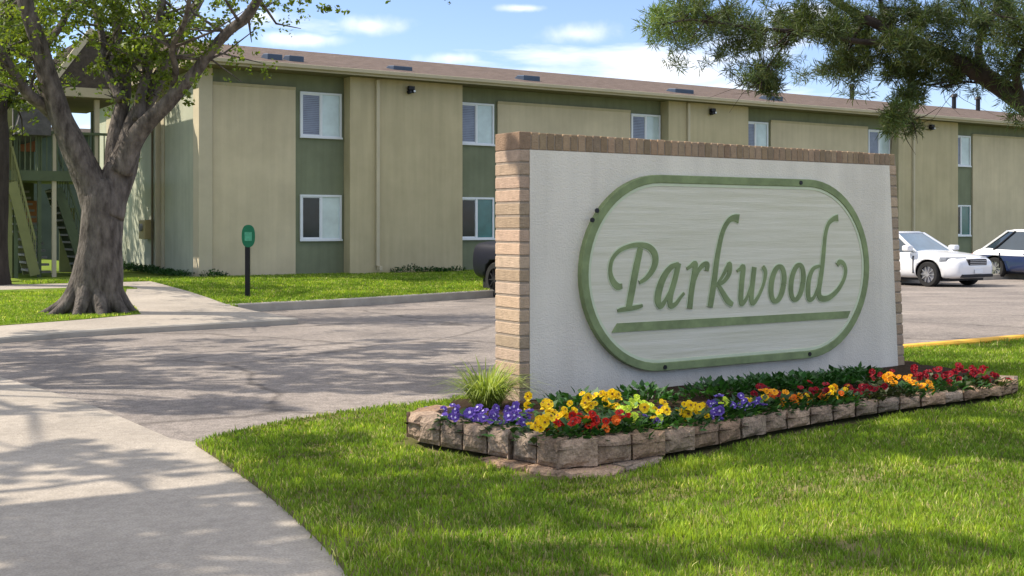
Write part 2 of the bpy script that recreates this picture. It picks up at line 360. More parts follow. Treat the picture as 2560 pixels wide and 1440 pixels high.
def window(x0, z0, z1, ml, mr, cover=0):
    x1 = x0+1.21; y = YR; bm = bmesh.new(); fw = .055
    box(bm, x0, x1, y-.06, y-.002, z0, z0+fw); box(bm, x0, x1, y-.06, y-.002, z1-fw, z1)
    box(bm, x0, x0+fw, y-.058, y-.002, z0+fw, z1-fw); box(bm, x1-fw, x1, y-.058, y-.002, z0+fw, z1-fw)
    xm = (x0+x1)/2; box(bm, xm-.035, xm+.035, y-.052, y-.002, z0+fw, z1-fw)
    box(bm, x0-.02, x1+.02, y-.085, y-.0605, z0-.02, z0+.03)
    # inner sash rails of the sliding half
    for a, b in ((x0+fw, xm-.035),):
        box(bm, a, a+.03, y-.035, y-.002, z0+fw, z1-fw); box(bm, b-.012, b, y-.035, y-.002, z0+fw, z1-fw); box(bm, a+.03, b-.012, y-.035, y-.002, z0+fw, z0+fw+.03); box(bm, a+.03, b-.012, y-.035, y-.002, z1-fw-.03, z1-fw)
    wo = finish('window', bm, M_white, B)
    for a, b, m_ in ((x0+fw, xm-.035, ml), (xm+.035, x1-fw, mr)):
        bm = bmesh.new(); box(bm, a, b, y-.022, y-.0025, z0+fw, z1-fw); finish('pane', bm, m_, wo)
        if m_ is M_blind:
            bm = bmesh.new(); k = z0+fw+.04
            while k < z1-fw-.03: box(bm, a+.03, b-.02, y-.026, y-.0225, k, k+.018); k += .05
            finish('blind', bm, mat('blind_slats', (.24, .27, .36), .6, .1, 3), wo)
for x0, k, i in wins:
    window(x0, 3.72, 4.95, M_blind, M_skypane)
    window(x0, .93, 2.17, M_pglass, M_skypane if i == 0 else M_teal)
# eaves, fascia, roof
RY, RZ = 34.65, 6.89; EX0, EY0, EY1 = XC-.45, 28.5, 40.8
bm = bmesh.new(); box(bm, EX0, XEND+.5, EY0+.03, YR+.3, 5.40, 5.43); box(bm, EX0+.03, XC+.3, YR+.3, EY1, 5.40, 5.43); finish('soffit', bm, M_soffit, B)
bm = bmesh.new(); box(bm, EX0, XEND+.5, EY0, EY0+.028, ZE0, ZE1); box(bm, EX0-.028, EX0, EY0, EY1, ZE0, ZE1); finish('fascia', bm, M_fascia, B)
bm = bmesh.new(); box(bm, EX0-.05, XEND+.5, EY0-.09, EY0-.003, ZE1-.10, ZE1+.005); finish('gutter', bm, M_fascia, B, bevel=.015)
bm = bmesh.new()
prism(bm, [(EX0-.03, EY0-.04, ZE1+.008), (EX0-.03, RY, RZ), (EX0-.03, EY1, ZE1+.008), (EX0-.03, EY1, ZE1-.05), (EX0-.03, RY, RZ-.14), (EX0-.03, EY0+.3, ZE1-.05)], (XEND+.5-EX0, 0, 0))
bmesh.ops.recalc_face_normals(bm, faces=bm.faces[:])
roof = finish('roof', bm, M_shingle, B)
bm = bmesh.new(); prism(bm, [(XC, YR, 5.42), (XC, RY, RZ-.18), (XC, 40.3, 5.42)], (.3, 0, 0)); finish('gable', bm, M_tan, B)
slope = (RZ-ZE1)/(RY-EY0)
def roof_at(x, y):   # pixel -> point on the front roof slope
    a, b, d = ray(x, y); t = (ZE1-slope*EY0-H)/(d-slope*b) if abs(d-slope*b) > 1e-6 else 30
    return T(x, y, t)
for x, y, ww, hh in ((688,147,.42,.17),(742,147,.42,.17),(1008,173,.6,.13),(1330,192,.6,.17),(1712,224,.8,.15),(1940,243,.7,.17)):
    Y = 29.3; X = PY(x, y, Y).x; z = ZE1+slope*(Y-EY0); bm = bmesh.new()
    prism(bm, [(X-ww/2, Y, z-.06), (X-ww/2, Y, z+hh), (X-ww/2, Y+.35, z+hh+.04), (X-ww/2, Y+.6, z+.1)], (ww, 0, 0)); bmesh.ops.recalc_face_normals(bm, faces=bm.faces[:])
    vo = finish('roof_vent', bm, M_vent, roof, bevel=.02)
for x, y in ((2385,262),(2445,268),(2130,250)):
    p = PY(x, y, 34.0); z = ZE1+slope*(34.0-EY0); bm = bmesh.new(); cyl(bm, (p.x, 34.0, z+.25), .1, .6, 'Z', 14); cyl(bm, (p.x, 34.0, z+.6), .17, .14, 'Z', 14, .1); finish('flue', bm, M_black, roof)
# end wall details
def EY(x, y):
    a, b, d = ray(x, y); return T(x, y, XC/a)
for xa, xb in ((388,402),):
    bm = bmesh.new(); y0, y1 = EY(xb,600).y, EY(xa,600).y; box(bm, XC-.14, XC-.0025, y0, y0+.12, .1, 5.36); finish('downspout', bm, M_trim, B, bevel=.01)
ye = EY(386,600).y
bm = bmesh.new(); tube(bm, [(XC-.06, ye, -.05), (XC-.06, ye, 5.3)], [.035, .035], 10); finish('conduit', bm, mat('conduit_brown', (.16,.13,.08), .6, .1, 4), B)
yb0, yb1 = EY(392,575).y, EY(359,575).y
bm = bmesh.new(); box(bm, XC-.25, XC-.0025, ye+.10, ye+.75, .95, 1.5); mbx = finish('meter_box', bm, mat('box_tan', (.45,.36,.17), .6, .08, 4), B, bevel=.02)
bm = bmesh.new(); cyl(bm, (XC-.28, ye+.4, 1.28), .11, .06, 'X', 18); finish('meter', bm, mat('meter_glass', (.3,.3,.3), .2, .1, 4), mbx)
# shallow recess strips of the end wall
for x0, x1, m_ in ((268, 282, M_trim), (404, 412, M_trim)):
    ya, yb = EY(x1, 500).y, EY(x0, 500).y; bm = bmesh.new(); box(bm, XC-.03, XC-.0022, ya, yb, -.2, 5.3); finish('wall_trim', bm, m_, B)

# ------------------------------------------------------------ stair tower at the end of the building
tb = T(120, 690, 31.6); tw = empty('stair_tower', (tb.x, tb.y, 0), 'open exterior stair tower with steep brown roof left of the apartment block', 'stair tower')
M_post = mat('post_green', (.09, .115, .06), .7, .12, 3); M_postlit = mat('post_sunlit', (.22, .225, .09), .7, .1, 3)  # the lighter copy has sunlight put into the post colour
M_tread = mat('tread_concrete', (.26, .25, .23), .9, .1, 8); M_terra = mat('terracotta_wall', (.33, .14, .06), .8, .15, 2)
TX0, TX1, TY0, TY1 = 3.3, 8.15, 31.6, 35.6; ZD = 2.72
def TWX(x): return PY(x, 500, TY0).x
for x, m_, w_ in ((22, M_postlit, .16), (99, M_post, .09), (136, M_trim, .10), (40, M_post, .1), (243, M_trim, .12)):
    X = TWX(x); bm = bmesh.new(); box(bm, X-w_/2, X+w_/2, TY0, TY0+w_, -.1, 4.95); finish('post', bm, m_, tw)
bm = bmesh.new()
for X in (TX0, TX1-.12): box(bm, X, X+.12, TY1-.12, TY1, -.1, 4.95)
finish('rear_post', bm, M_post, tw)
bm = bmesh.new(); box(bm, TX0, TX1, TY0+.17, TY1-.13, ZD-.18, ZD); finish('deck', bm, M_post, tw)
bm = bmesh.new(); box(bm, TX0-.2, 7.8, TY0-.05, TY0-.004, ZD-.24, ZD+.02); finish('deck_edge', bm, M_post, tw)
bm = bmesh.new(); box(bm, TX0-.2, 7.8, TY0-.05, TY0-.005, ZD+.98, ZD+1.05); X = TX0
while X < 7.75: box(bm, X, X+.025, TY0-.035, TY0-.01, ZD+.02, ZD+.98); X += .13
finish('railing', bm, M_post, tw)
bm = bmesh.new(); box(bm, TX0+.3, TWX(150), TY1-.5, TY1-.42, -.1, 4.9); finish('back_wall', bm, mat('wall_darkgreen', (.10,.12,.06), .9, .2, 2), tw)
for (xa, xb, ya, yb) in ((48,88,345,378),(66,92,502,560)):
    a = PY(xa, yb, TY1-.53); b = PY(xb, ya, TY1-.53); bm = bmesh.new(); box(bm, a.x, b.x, TY1-.53, TY1-.503, a.z, b.z); finish('door_panel', bm, M_terra, tw)
a = PY(148, 672, TY1-.45); b = PY(186, 520, TY1-.45)
bm = bmesh.new(); box(bm, a.x, b.x, TY1-.5, TY1-.42, -.1, b.z); finish('side_wall', bm, M_postlit, tw)
def flight(x0, y0, x1, y1, Y, wid, n=12, m_=M_postlit):
    a = PY(x0, y0, Y); b = PY(x1, y1, Y); fo = None; bm = bmesh.new()
    bar(bm, a, b, .06, .24); bar(bm, a+Vector((0, wid, 0)), b+Vector((0, wid, 0)), .06, .24); fo = finish('stair_flight', bm, m_, tw)
    bm = bmesh.new()
    for i in range(n):
        p = a.lerp(b, (i+.5)/n); box(bm, p.x-.15, p.x+.15, Y+.03, Y+wid-.03, p.z, p.z+.05)
    finish('tread', bm, M_tread, fo)
    bm = bmesh.new(); bar(bm, a+Vector((0,0,.9)), b+Vector((0,0,.9)), .05); 
    for i in range(n+1):
        p = a.lerp(b, i/n); bar(bm, p, p+Vector((0,0,.9)), .022)
    finish('handrail', bm, m_, fo)
flight(30, 455, 88, 688, TY0-.05, 1.0)
flight(144, 470, 218, 690, TY0+.25, 1.0, m_=M_post)
bm = bmesh.new(); X0, X1 = TWX(106), TWX(134)
for i in range(14): box(bm, X0, X1, TY0+.3+i*.25, TY0+.55+i*.25, i*.18+.1, i*.18+.16)
finish('back_flight', bm, M_tread, tw)
# steep roof
zf0 = 4.88; zt = 6.85
pl = PY(128, 243, TY0-.3); pt = PY(243, 76, TY0-.3); pr = PY(330, 243, TY0-.3)
bm = bmesh.new(); pts = [Vector((pl.x, TY0-.3, zf0)), Vector((pt.x-.04, TY0-.3, pt.z)), Vector((pt.x+.35, TY0-.3, pt.z)), Vector((pr.x-.2, TY0-.3, zf0+.7)), Vector((pr.x-.2, TY0-.3, zf0))]
prism(bm, pts, (0, 4.6, 0)); bmesh.ops.recalc_face_normals(bm, faces=bm.faces[:]); tr = finish('roof', bm, M_shdark, tw)
bm = bmesh.new(); d = (pts[1]-pts[0]).normalized()
prism(bm, [pts[0]+Vector((-.17,-.03,-.05)), pts[1]+Vector((-.14,-.03,.07)), pts[1]+Vector((.0,-.03,-.02)), pts[0]+Vector((.0,-.03,-.05))], (0, .12, 0)); bmesh.ops.recalc_face_normals(bm, faces=bm.faces[:]); finish('rake_board', bm, M_trim, tr)
bm = bmesh.new(); box(bm, pl.x-.1, pr.x-.2, TY0-.36, TY0-.302, zf0-.22, zf0+.02); finish('fascia', bm, M_fascia, tw)
bm = bmesh.new(); box(bm, pl.x, pr.x-.2, TY0-.30, TY1, zf0-.24, zf0-.003); finish('ceiling', bm, M_soffit, tw)
bm = bmesh.new(); a = PY(36, 335, TY0-.35); b = PY(128, 262, TY0-.35)
prism(bm, [(a.x, TY0-.35, a.z), (a.x+.2, TY0-.35, b.z), (b.x, TY0-.35, b.z), (b.x, TY0-.35, a.z)], (0, 3.8, 0)); bmesh.ops.recalc_face_normals(bm, faces=bm.faces[:]); finish('lower_roof', bm, mat('shingles_grey', (.10,.095,.095), .95, .25, 8, .4, 30), tw)
# the wing beyond it
q0, q1 = PY(-80, 310, 52), PY(243, 310, 52)
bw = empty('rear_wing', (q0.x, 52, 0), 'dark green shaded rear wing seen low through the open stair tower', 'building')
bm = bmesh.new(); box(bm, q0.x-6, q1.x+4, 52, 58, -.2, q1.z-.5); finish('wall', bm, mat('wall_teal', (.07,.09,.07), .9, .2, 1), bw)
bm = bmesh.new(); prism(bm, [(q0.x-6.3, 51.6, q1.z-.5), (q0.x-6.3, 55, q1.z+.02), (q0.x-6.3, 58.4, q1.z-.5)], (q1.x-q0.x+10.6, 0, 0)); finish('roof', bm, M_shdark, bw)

# ------------------------------------------------------------ monument sign
YS = 7.13; SX0, SX1t, SX1b = 4.64, 8.80, 8.93; TK = .34
SG = empty('monument_sign', (SX0, YS, 0), 'brick framed white stucco sign wall reading Parkwood in green script', 'sign')
def sz_top(X): return 2.0-.028*(X-SX0)/4.2
def sx1(z): return SX1b+(SX1t-SX1b)*z/2.0
bm = bmesh.new(); cols = []
def brick(pts, d, tint):
    n0 = len(bm.faces); prism(bm, pts, d); cols.extend([tint]*(len(bm.faces)-n0))
def tb_():
    k = random.uniform(.8, 1.2); return (k*random.uniform(.97, 1.06), k, k*random.uniform(.9, 1.0))
FW = .09; CH = .0985; n = 20
for i in range(n-1):   # left pier courses, alternating lap
    z0, z1 = i*CH+.010, (i+1)*CH-.006
    brick([(SX0, YS, z0), (SX0+FW, YS, z0), (SX0+FW, YS, z1), (SX0, YS, z1)], (0, TK, 0), tb_())
    if False: brick([(SX0, YS+TK*.5, z0), (SX0+FW, YS+TK*.5, z0), (SX0+FW, YS+TK*.5, z1), (SX0, YS+TK*.5, z1)], (0, TK*.5, 0), tb_())
    x1a, x1b = sx1(z0), sx1(z1)
    brick([(x1a-.10, YS, z0), (x1a, YS, z0), (x1b, YS, z1), (x1b-.10, YS, z1)], (0, TK, 0), tb_())
X = SX0
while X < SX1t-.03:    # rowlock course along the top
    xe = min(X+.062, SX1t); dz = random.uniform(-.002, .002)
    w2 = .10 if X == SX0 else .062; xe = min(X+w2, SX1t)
    zt0 = sz_top(X); brick([(X, YS, 1.872), (xe, YS, 1.872), (xe, YS, zt0+dz), (X, YS, zt0+dz)], (0, TK, 0), tuple(a*b for a, b in zip(tb_(), (.72, .69, .64)))); X = xe+.009  # tint darkens the top row, painting the front's shade into the brick
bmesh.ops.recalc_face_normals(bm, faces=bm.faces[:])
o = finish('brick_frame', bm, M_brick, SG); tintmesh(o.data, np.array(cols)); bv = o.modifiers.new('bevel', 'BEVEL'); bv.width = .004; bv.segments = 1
bm = bmesh.new(); m_ = .005
prism(bm, [(SX0+m_, YS+.006, -.05), (sx1(0)-m_, YS+.006, -.05), (sx1(1.96)-m_, YS+.006, 1.96), (SX0+m_, YS+.006, 1.985)], (0, TK-.012, 0)); finish('mortar_core', bm, M_mortar, SG)
bm = bmesh.new(); zp = 1.868
prism(bm, [(SX0+FW, YS-.004, .0), (sx1(0)-.10, YS-.004, .0), (sx1(zp)-.10, YS-.004, zp-.003), (SX0+FW, YS-.004, zp+.0)], (0, .0105, 0)); finish('stucco_panel', bm, M_stucco, SG)
# plaque: a stadium board
ex0, ex1, ez0, ez1 = 5.16, 8.36, .165, 1.708
def stad(x0, x1, z0, z1, y, seg=28):
    r = (z1-z0)/2; cz = (z0+z1)/2; P = []
    for k in range(seg+1): an = math.pi/2+math.pi*k/seg; P.append((x0+r+r*math.cos(an), y, cz+r*math.sin(an)))
    for k in range(seg+1): an = -math.pi/2+math.pi*k/seg; P.append((x1-r+r*math.cos(an), y, cz+r*math.sin(an)))
    return P
def ring(bm, outer, inner, d):
    n = len(outer); a = [bm.verts.new(p) for p in outer]; b = [bm.verts.new(p) for p in inner]
    a2 = [bm.verts.new(Vector(p)+Vector(d)) for p in outer]; b2 = [bm.verts.new(Vector(p)+Vector(d)) for p in inner]
    for i in range(n):
        j = (i+1) % n
        bm.faces.new((a[i], a[j], b[j], b[i])); bm.faces.new((a2[j], a2[i], b2[i], b2[j])); bm.faces.new((a[j], a[i], a2[i], a2[j])); bm.faces.new((b[i], b[j], b2[j], b2[i]))
    bmesh.ops.recalc_face_normals(bm, faces=bm.faces[:])
YF = YS-.004; bw_ = .062
bm = bmesh.new(); prism(bm, stad(ex0, ex1, ez0, ez1, YF-.050), (0, .0495, 0)); bmesh.ops.recalc_face_normals(bm, faces=bm.faces[:]); pq = finish('plaque', bm, M_plaque, SG)
bm = bmesh.new(); ring(bm, stad(ex0-.003, ex1+.003, ez0-.003, ez1+.003, YF-.062), stad(ex0+bw_, ex1-bw_, ez0+bw_, ez1-bw_, YF-.062), (0, .058, 0)); finish('border', bm, M_letter, pq, bevel=.005)
bm = bmesh.new(); ring(bm, stad(ex0+bw_+.001, ex1-bw_-.001, ez0+bw_+.001, ez1-bw_-.001, YF-.0545), stad(ex0+bw_+.024, ex1-bw_-.024, ez0+bw_+.024, ez1-bw_-.024, YF-.0545), (0, .004, 0)); finish('border_edge', bm, M_pale, pq)
YL = YF-.060
def cp(x, y): return PY(1400+x/2.571, 400+y/2.571, YL)
def stroke(bm, pts, n=6, off=0.0, grow=0):
    P = [cp(a, b) for a, b, _ in pts]; W = [(w_+grow)/2.571/315 for _, _, w_ in pts]
    if len(P) > 2: P, W = smooth_path(P, W, n)
    k = len(P); y0, y1 = YL+off, YF-.0505
    Lf, Rt = [], []
    for i, p in enumerate(P):
        d = (P[min(i+1, k-1)]-P[max(i-1, 0)]); d.y = 0; d.normalize(); nn = Vector((-d.z, 0, d.x))*W[i]/2
        Lf.append(p+nn); Rt.append(p-nn)
    rows = [[bm.verts.new((v.x, yy, v.z)) for v, yy in ((Lf[i], y0-.0022*i/k), (Rt[i], y0-.0022*i/k), (Rt[i], y1), (Lf[i], y1))] for i in range(k)]
    for i in range(k-1):
        for j in range(4): bm.faces.new((rows[i][j], rows[i][(j+1) % 4], rows[i+1][(j+1) % 4], rows[i+1][j]))
    bm.faces.new(rows[0]); bm.faces.new(rows[-1])
def ell(cx, cy, rx, ry, sl, wt, wn, n=16):
    P = []
    for k in range(n+1):
        an = 2*math.pi*k/n; x = math.cos(an)*rx; y = math.sin(an)*ry; P.append((cx+x-y*sl, cy+y, wn+(wt-wn)*abs(math.cos(an))))
    return P
LET = [
 [[(520,565,34),(490,700,42),(462,850,42),(440,962,36)], [(372,970,12),(400,962,22),(450,955,24),(500,945,22),(532,935,12)],
  [(402,810,26),(372,812,38),(340,775,34),(325,715,22),(335,645,20),(375,590,20),(435,558,22),(505,545,26),(570,558,34),(608,600,42),(614,655,42),(594,710,34),(555,760,24),(512,788,14)]],
 [[(765,668,20),(715,690,30),(670,750,40),(640,830,46),(630,900,44),(648,940,30),(680,900,20),(725,810,16),(750,720,22)], [(765,662,34),(740,770,36),(712,870,38),(712,935,34),(745,925,22),(775,885,16),(800,855,12)]],
 [[(818,700,14),(846,680,20),(872,668,34),(862,750,36),(846,850,36),(835,955,36)], [(862,790,14),(890,715,20),(922,675,28),(948,672,32),(944,712,26)]],
 [[(1152,378,56),(1120,372,38),(1085,392,28),(1052,450,28),(1030,530,30),(1010,640,34),(995,760,38),(980,860,40),(966,945,38)], [(1005,810,12),(1045,750,16),(1078,690,26),(1092,672,34),(1090,725,30),(1060,775,22),(1022,800,20)], [(1018,800,22),(1052,860,34),(1080,905,38),(1112,930,24)]],
 [[(1140,715,10),(1162,700,22),(1180,690,34),(1170,790,36),(1164,890,36),(1172,925,26),(1205,880,16),(1235,790,14)], [(1252,688,34),(1240,790,36),(1232,880,36),(1242,922,26),(1280,870,18),(1312,790,18),(1322,720,26),(1305,686,24)]],
 [ell(1400,796,40,112,.12,40,24)], [ell(1526,786,38,112,.12,38,24)],
 [[(1672,680,14),(1630,700,24),(1604,760,34),(1596,840,38),(1604,895,30),(1635,880,18),(1665,800,14)], [(1790,372,44),(1762,378,30),(1728,410,24),(1708,480,26),(1698,580,30),(1688,680,34),(1674,780,38),(1664,850,40),(1680,888,38),(1730,885,34),(1785,838,28),(1825,770,24),(1838,710,24),(1826,668,24),(1800,655,30),(1784,674,26)]],
]
for li, ch in enumerate(LET):
    bm = bmesh.new()
    for k, st in enumerate(ch): stroke(bm, st, off=.0006*k+.00015*li, grow=5)
    bmesh.ops.recalc_face_normals(bm, faces=bm.faces[:]); lo = finish('letter', bm, M_letter, pq)
    bm = bmesh.new()
    for k, st in enumerate(ch): stroke(bm, st, off=.0075-.0005*k-.0001*li, grow=20)
    bmesh.ops.recalc_face_normals(bm, faces=bm.faces[:]); finish('letter_halo', bm, M_pale, pq)
bm = bmesh.new(); P = [cp(370,1050), cp(1868,970), cp(1850,1016), cp(335,1110)]; prism(bm, P, (0, .0095, 0)); bmesh.ops.recalc_face_normals(bm, faces=bm.faces[:]); finish('underline', bm, M_letter, pq)
for x, y in ((238,325),(208,385),(1548,146),(675,1332),(1605,1247)):
    p = PY(1400+x/2.571, 400+y/2.571, YF-.063); bm = bmesh.new(); cyl(bm, p, .018, .012, 'Y', 12); finish('bolt', bm, M_black, pq)

# ------------------------------------------------------------ flower bed: edging blocks, soil, plants
ZT = .185
def ztop(x): k = min(1, max(0, (x-1395)/1100)); return ZT-.085*k
ed = [G(x, y, ZT) for x, y in ((1085,1010),(1030,1022),(1008,1036),(1085,1050),(1170,1064),(1250,1075),(1395,1102))]
ed2 = [G(x, y, ztop(x)) for x, y in ((1395,1102),(1550,1094),(1660,1080),(1800,1062),(1910,1040),(2130,1010),(2300,990),(2430,977),(2505,966))]
ed3 = [G(x, y, .10) for x, y in ((2505,966),(2545,957),(2545,940))]
BED = empty('flower_bed_edging', (ed[-1].x, ed[-1].y, 0), 'low wall of rough tan and grey concrete edging blocks round the flower bed', 'garden edging')
def run(pts, L, z0, z1, dep, jit=.004, skip=0, start=0.0, stop=1e9):
    P = [Vector((p.x, p.y)) for p in pts]; PZ = [p.z for p in pts]; seg = [(P[i+1]-P[i]).length for i in range(len(P)-1)]; tot = sum(seg)
    def at(s):
        s = max(0, min(tot, s))
        for i, l in enumerate(seg):
            if s <= l or i == len(seg)-1: return P[i].lerp(P[i+1], s/l if l else 0)
            s -= l
    n = max(1, round((min(tot, stop)-start)/L)); dl = (min(tot, stop)-start)/n
    for i in range(n):
        a, b = at(start+i*dl+.007), at(start+(i+1)*dl-.007); d = (b-a).normalized(); nn = Vector((-d.y, d.x))
        a += -nn*random.uniform(0, jit*2); bm = bmesh.new()
        if z1 is None: zz = min(zip(P, PZ), key=lambda q: (q[0]-(a+b)/2).length)[1]; j0 = min(range(len(P)), key=lambda j: (P[j]-(a+b)/2).length); j1 = j0-1 if j0 and (j0 == len(P)-1 or (P[j0-1]-(a+b)/2).length < (P[j0+1]-(a+b)/2).length) else min(j0+1, len(P)-1); w0 = (P[j1]-(a+b)/2).length; w1 = (P[j0]-(a+b)/2).length; zz = (PZ[j0]*w0+PZ[j1]*w1)/(w0+w1+1e-9)+random.uniform(-jit, jit)*.6
        else: zz = z1+random.uniform(-jit, jit)
        m = 5; q = []
        # rough split face: subdivided front
        A = [a, b, b+nn*dep-d*.02, a+nn*dep+d*.02]
        prism(bm, [(p.x, p.y, z0) for p in A], (0, 0, zz-z0)); bmesh.ops.recalc_face_normals(bm, faces=bm.faces[:])
        bmesh.ops.subdivide_edges(bm, edges=bm.edges[:], cuts=4, use_grid_fill=True)
        for v in bm.verts:
            pl_ = (Vector(v.co.xy)-a).dot(nn)
            if pl_ < .005:
                k = noise.noise(v.co*14)*.006+noise.noise(v.co*35)*.004; cx_ = abs(((Vector(v.co.xy)-a).dot(d))/max((b-a).length, .01)-.5)*2
                cz_ = abs((v.co.z-(z0+zz)/2)/((zz-z0)/2)); bul = -.030*(max(cx_, cz_)**3)
                v.co.x -= nn.x*(k+bul); v.co.y -= nn.y*(k+bul)
        nf = len(bm.faces); o = finish('block', bm, M_block, BED, smooth=False)
        k = random.uniform(.72, 1.22); wv = random.uniform(.92, 1.1); tintmesh(o.data, np.array([(k*wv, k, k/wv)]*nf))
run(ed, .185, .035, None, .17); run(ed2, .245, .035, None, .17); run(ed3, .25, .02, .10, .15)
off = Vector((-.06, -.08, 0))
run([p+off for p in ed[3:]]+[ed[-1]+Vector((-.0, -.03, 0))], .30, -.06, .031, .15, stop=2, start=.35)
run([ed2[0]+Vector((.0,-.13,0)), ed2[1]+Vector((.02,-.09,0)), ed2[2]+Vector((0,-.03,0))], .30, -.06, .031, .15)
bed_poly = [(p.x, p.y) for p in ed+ed2[1:]+ed3[1:]]+[(9.3, 7.5), (4.3, 7.5), (4.0, 7.1)]
def front_line(X):
    pts = ed2
    for a, b in zip(pts, pts[1:]):
        if a.x <= X <= b.x: return a.y+(b.y-a.y)*(X-a.x)/(b.x-a.x)
    if X < pts[0].x:
        L_ = ed[2:]
        for a, b in zip(L_, L_[1:]):
            if min(a.x,b.x) <= X <= max(a.x,b.x): return a.y+(b.y-a.y)*(X-a.x)/(b.x-a.x+1e-9)
        return L_[0].y
    return pts[-1].y
def soil(x, y):
    f_ = front_line(x); k = min(1, max(0, (YS-y)/max(.2, YS-f_))); top = ZT-.085*min(1, max(0, (x-ed2[0].x)/4.5)); return .015+(top-.05-.015)*min(1, k*1.15)
bm = bmesh.new(); bm.faces.new([bm.verts.new((p[0], p[1], 0)) for p in bed_poly])
for k in range(1, 30): bmesh.ops.bisect_plane(bm, geom=bm.verts[:]+bm.edges[:]+bm.faces[:], plane_co=(0, 4.6+k*.1, 0), plane_no=(0, 1, 0))
for k in range(1, 32): bmesh.ops.bisect_plane(bm, geom=bm.verts[:]+bm.edges[:]+bm.faces[:], plane_co=(3+k*.2, 0, 0), plane_no=(1, 0, 0))
bmesh.ops.triangulate(bm, faces=bm.faces[:])
for v in bm.verts: v.co.z = soil(v.co.x, v.co.y)+.02*noise.noise(v.co*6)
o = finish('bed_soil', bm, M_soil, smooth=True); o['kind'] = 'structure'

M_pleaf = mat('pansy_leaf', (.035, .085, .018), .5, .25, 20, trans=.2, attr='tint', spec=.4)
def leafy(n, r, h, size, tint=(1,1,1), upright=.5):
    V, Fq, C = [], [], []
    for i in range(n):
        an = random.uniform(0, 6.28); rr = r*math.sqrt(random.random()); hh = h*random.uniform(.25, 1)*(1-.45*(rr/r)**2)
        p = Vector((math.cos(an)*rr, math.sin(an)*rr, hh)); d = Vector((math.cos(an+random.uniform(-.8,.8)), math.sin(an+random.uniform(-.8,.8)), random.uniform(-.2, upright*2))).normalized()
        s = d.cross(Vector((random.uniform(-.3,.3), random.uniform(-.3,.3), 1))).normalized(); L = size*random.uniform(.6, 1.3); wd = L*.34; nrm = s.cross(d)
        b = len(V); V += [p, p+d*L*.45+s*wd+nrm*.1*L, p+d*L, p+d*L*.45-s*wd+nrm*.1*L]; Fq.append((b, b+1, b+2, b+3)); k = random.uniform(.6, 1.5); C.append((tint[0]*k, tint[1]*k, tint[2]*k))
    return np.array([tuple(v) for v in V]), np.array(Fq), np.array(C)
def bloom_mesh(name, m_, mc, r):
    bm = bmesh.new(); 
    for i, (an, rr, z) in enumerate(((90, 1.0, 0), (45+100, .95, .002), (35, .95, .003), (200, .9, .006), (-20, .9, .007), (270, 1.15, .009))):
        a = R(an); cx_, cy_ = math.cos(a)*r*.48, math.sin(a)*r*.48; ce = bm.verts.new((cx_*.9, cy_*.9, z+.0)); rg = []
        for k in range(9):
            t = 2*math.pi*k/9; rg.append(bm.verts.new((cx_+math.cos(t)*r*.56*rr, cy_+math.sin(t)*r*.56*rr, z+.006+.005*math.sin(3*t+i))))
        for k in range(9): bm.faces.new((ce, rg[k], rg[(k+1) % 9]))
    c0 = [bm.verts.new((math.cos(2*math.pi*k/7)*r*.25, math.sin(2*math.pi*k/7)*r*.25-r*.08, .020)) for k in range(7)]; f_ = bm.faces.new(c0); f_.material_index = 1
    me = bpy.data.meshes.new(name); bm.to_mesh(me); bm.free(); me.materials.append(m_); me.materials.append(mc); return me
cols_ = {'yellow': (.85, .62, .02), 'gold': (.85, .42, .015), 'violet': (.17, .10, .48), 'red': (.50, .02, .012), 'crimson': (.30, .008, .02), 'orange': (.75, .17, .02), 'lime': (.6, .72, .08)}
BM = {}
for k, v in cols_.items():
    dk = {'yellow': (.16,.07,.01), 'gold': (.2,.08,.01), 'violet': (.55,.5,.7), 'red': (.06,.01,.01), 'crimson': (.03,.002,.005), 'orange': (.4,.2,.02), 'lime': (.3,.35,.05)}[k]
    BM[k] = [bloom_mesh('bloom', mat('petal_'+k, v, .6, .12, 30, trans=.25), mat('centre_'+k, dk, .6, .1, 30), r) for r in (.023, .030)]
NPL = {}
CAM2 = Vector((-s_, -c_, 0))
def plant(x, y, kind, n, label, lt=(1,1,1), nl=46, r=.13, hgt=.15, kinds2=None):
    """x,y: where the middle of its blooms shows in the photograph"""
    p = G(x, y, .1+hgt); hh_ = hgt
    for _ in range(6):
        fy = front_line(p.x)+.19; bz = soil(p.x, p.y)
        p = G(x, y, bz+hh_)
        if p.y < fy: a, b, d = ray(x, y); t = fy/b; p = Vector((a*t, fy, H+d*t)); hh_ = max(.07, p.z-soil(p.x, fy))
    if SX0-.05 < p.x < SX1b and p.y > YS-.12: t = (YS-.12)/ray(x, y)[1]; p = T(x, y, t)
    bz = soil(p.x, p.y); h = max(.08, min(.34, p.z-bz))
    e = empty('pansy_plant', (p.x, p.y, bz-.004), label, 'flower plant', 'pansies planted in the flower bed', rz=0)
    V, Fq, C = leafy(nl, r, h*.95, .055, lt); npmesh('foliage', V, Fq, C, M_pleaf, e)
    for i in range(n+2+(2 if x > 1800 else 0)):
        k = kind if not kinds2 or i % 3 else kinds2; me = BM[k][i % 2]
        b = bpy.data.objects.new('bloom', me); link(b, e); an = random.uniform(0, 6.28); rr = r*.85*math.sqrt(random.random())
        b.location = (math.cos(an)*rr, math.sin(an)*rr, h+random.uniform(-.05, .04)); q_ = random.uniform(.8, 1.15); b.scale = (q_, q_, q_)
        tgt = (CAM2+Vector((random.uniform(-.9,.9), random.uniform(-.9,.9), random.uniform(.2, 1.4)))).normalized()
        b.rotation_euler = tgt.to_track_quat('Z', 'Y').to_euler()
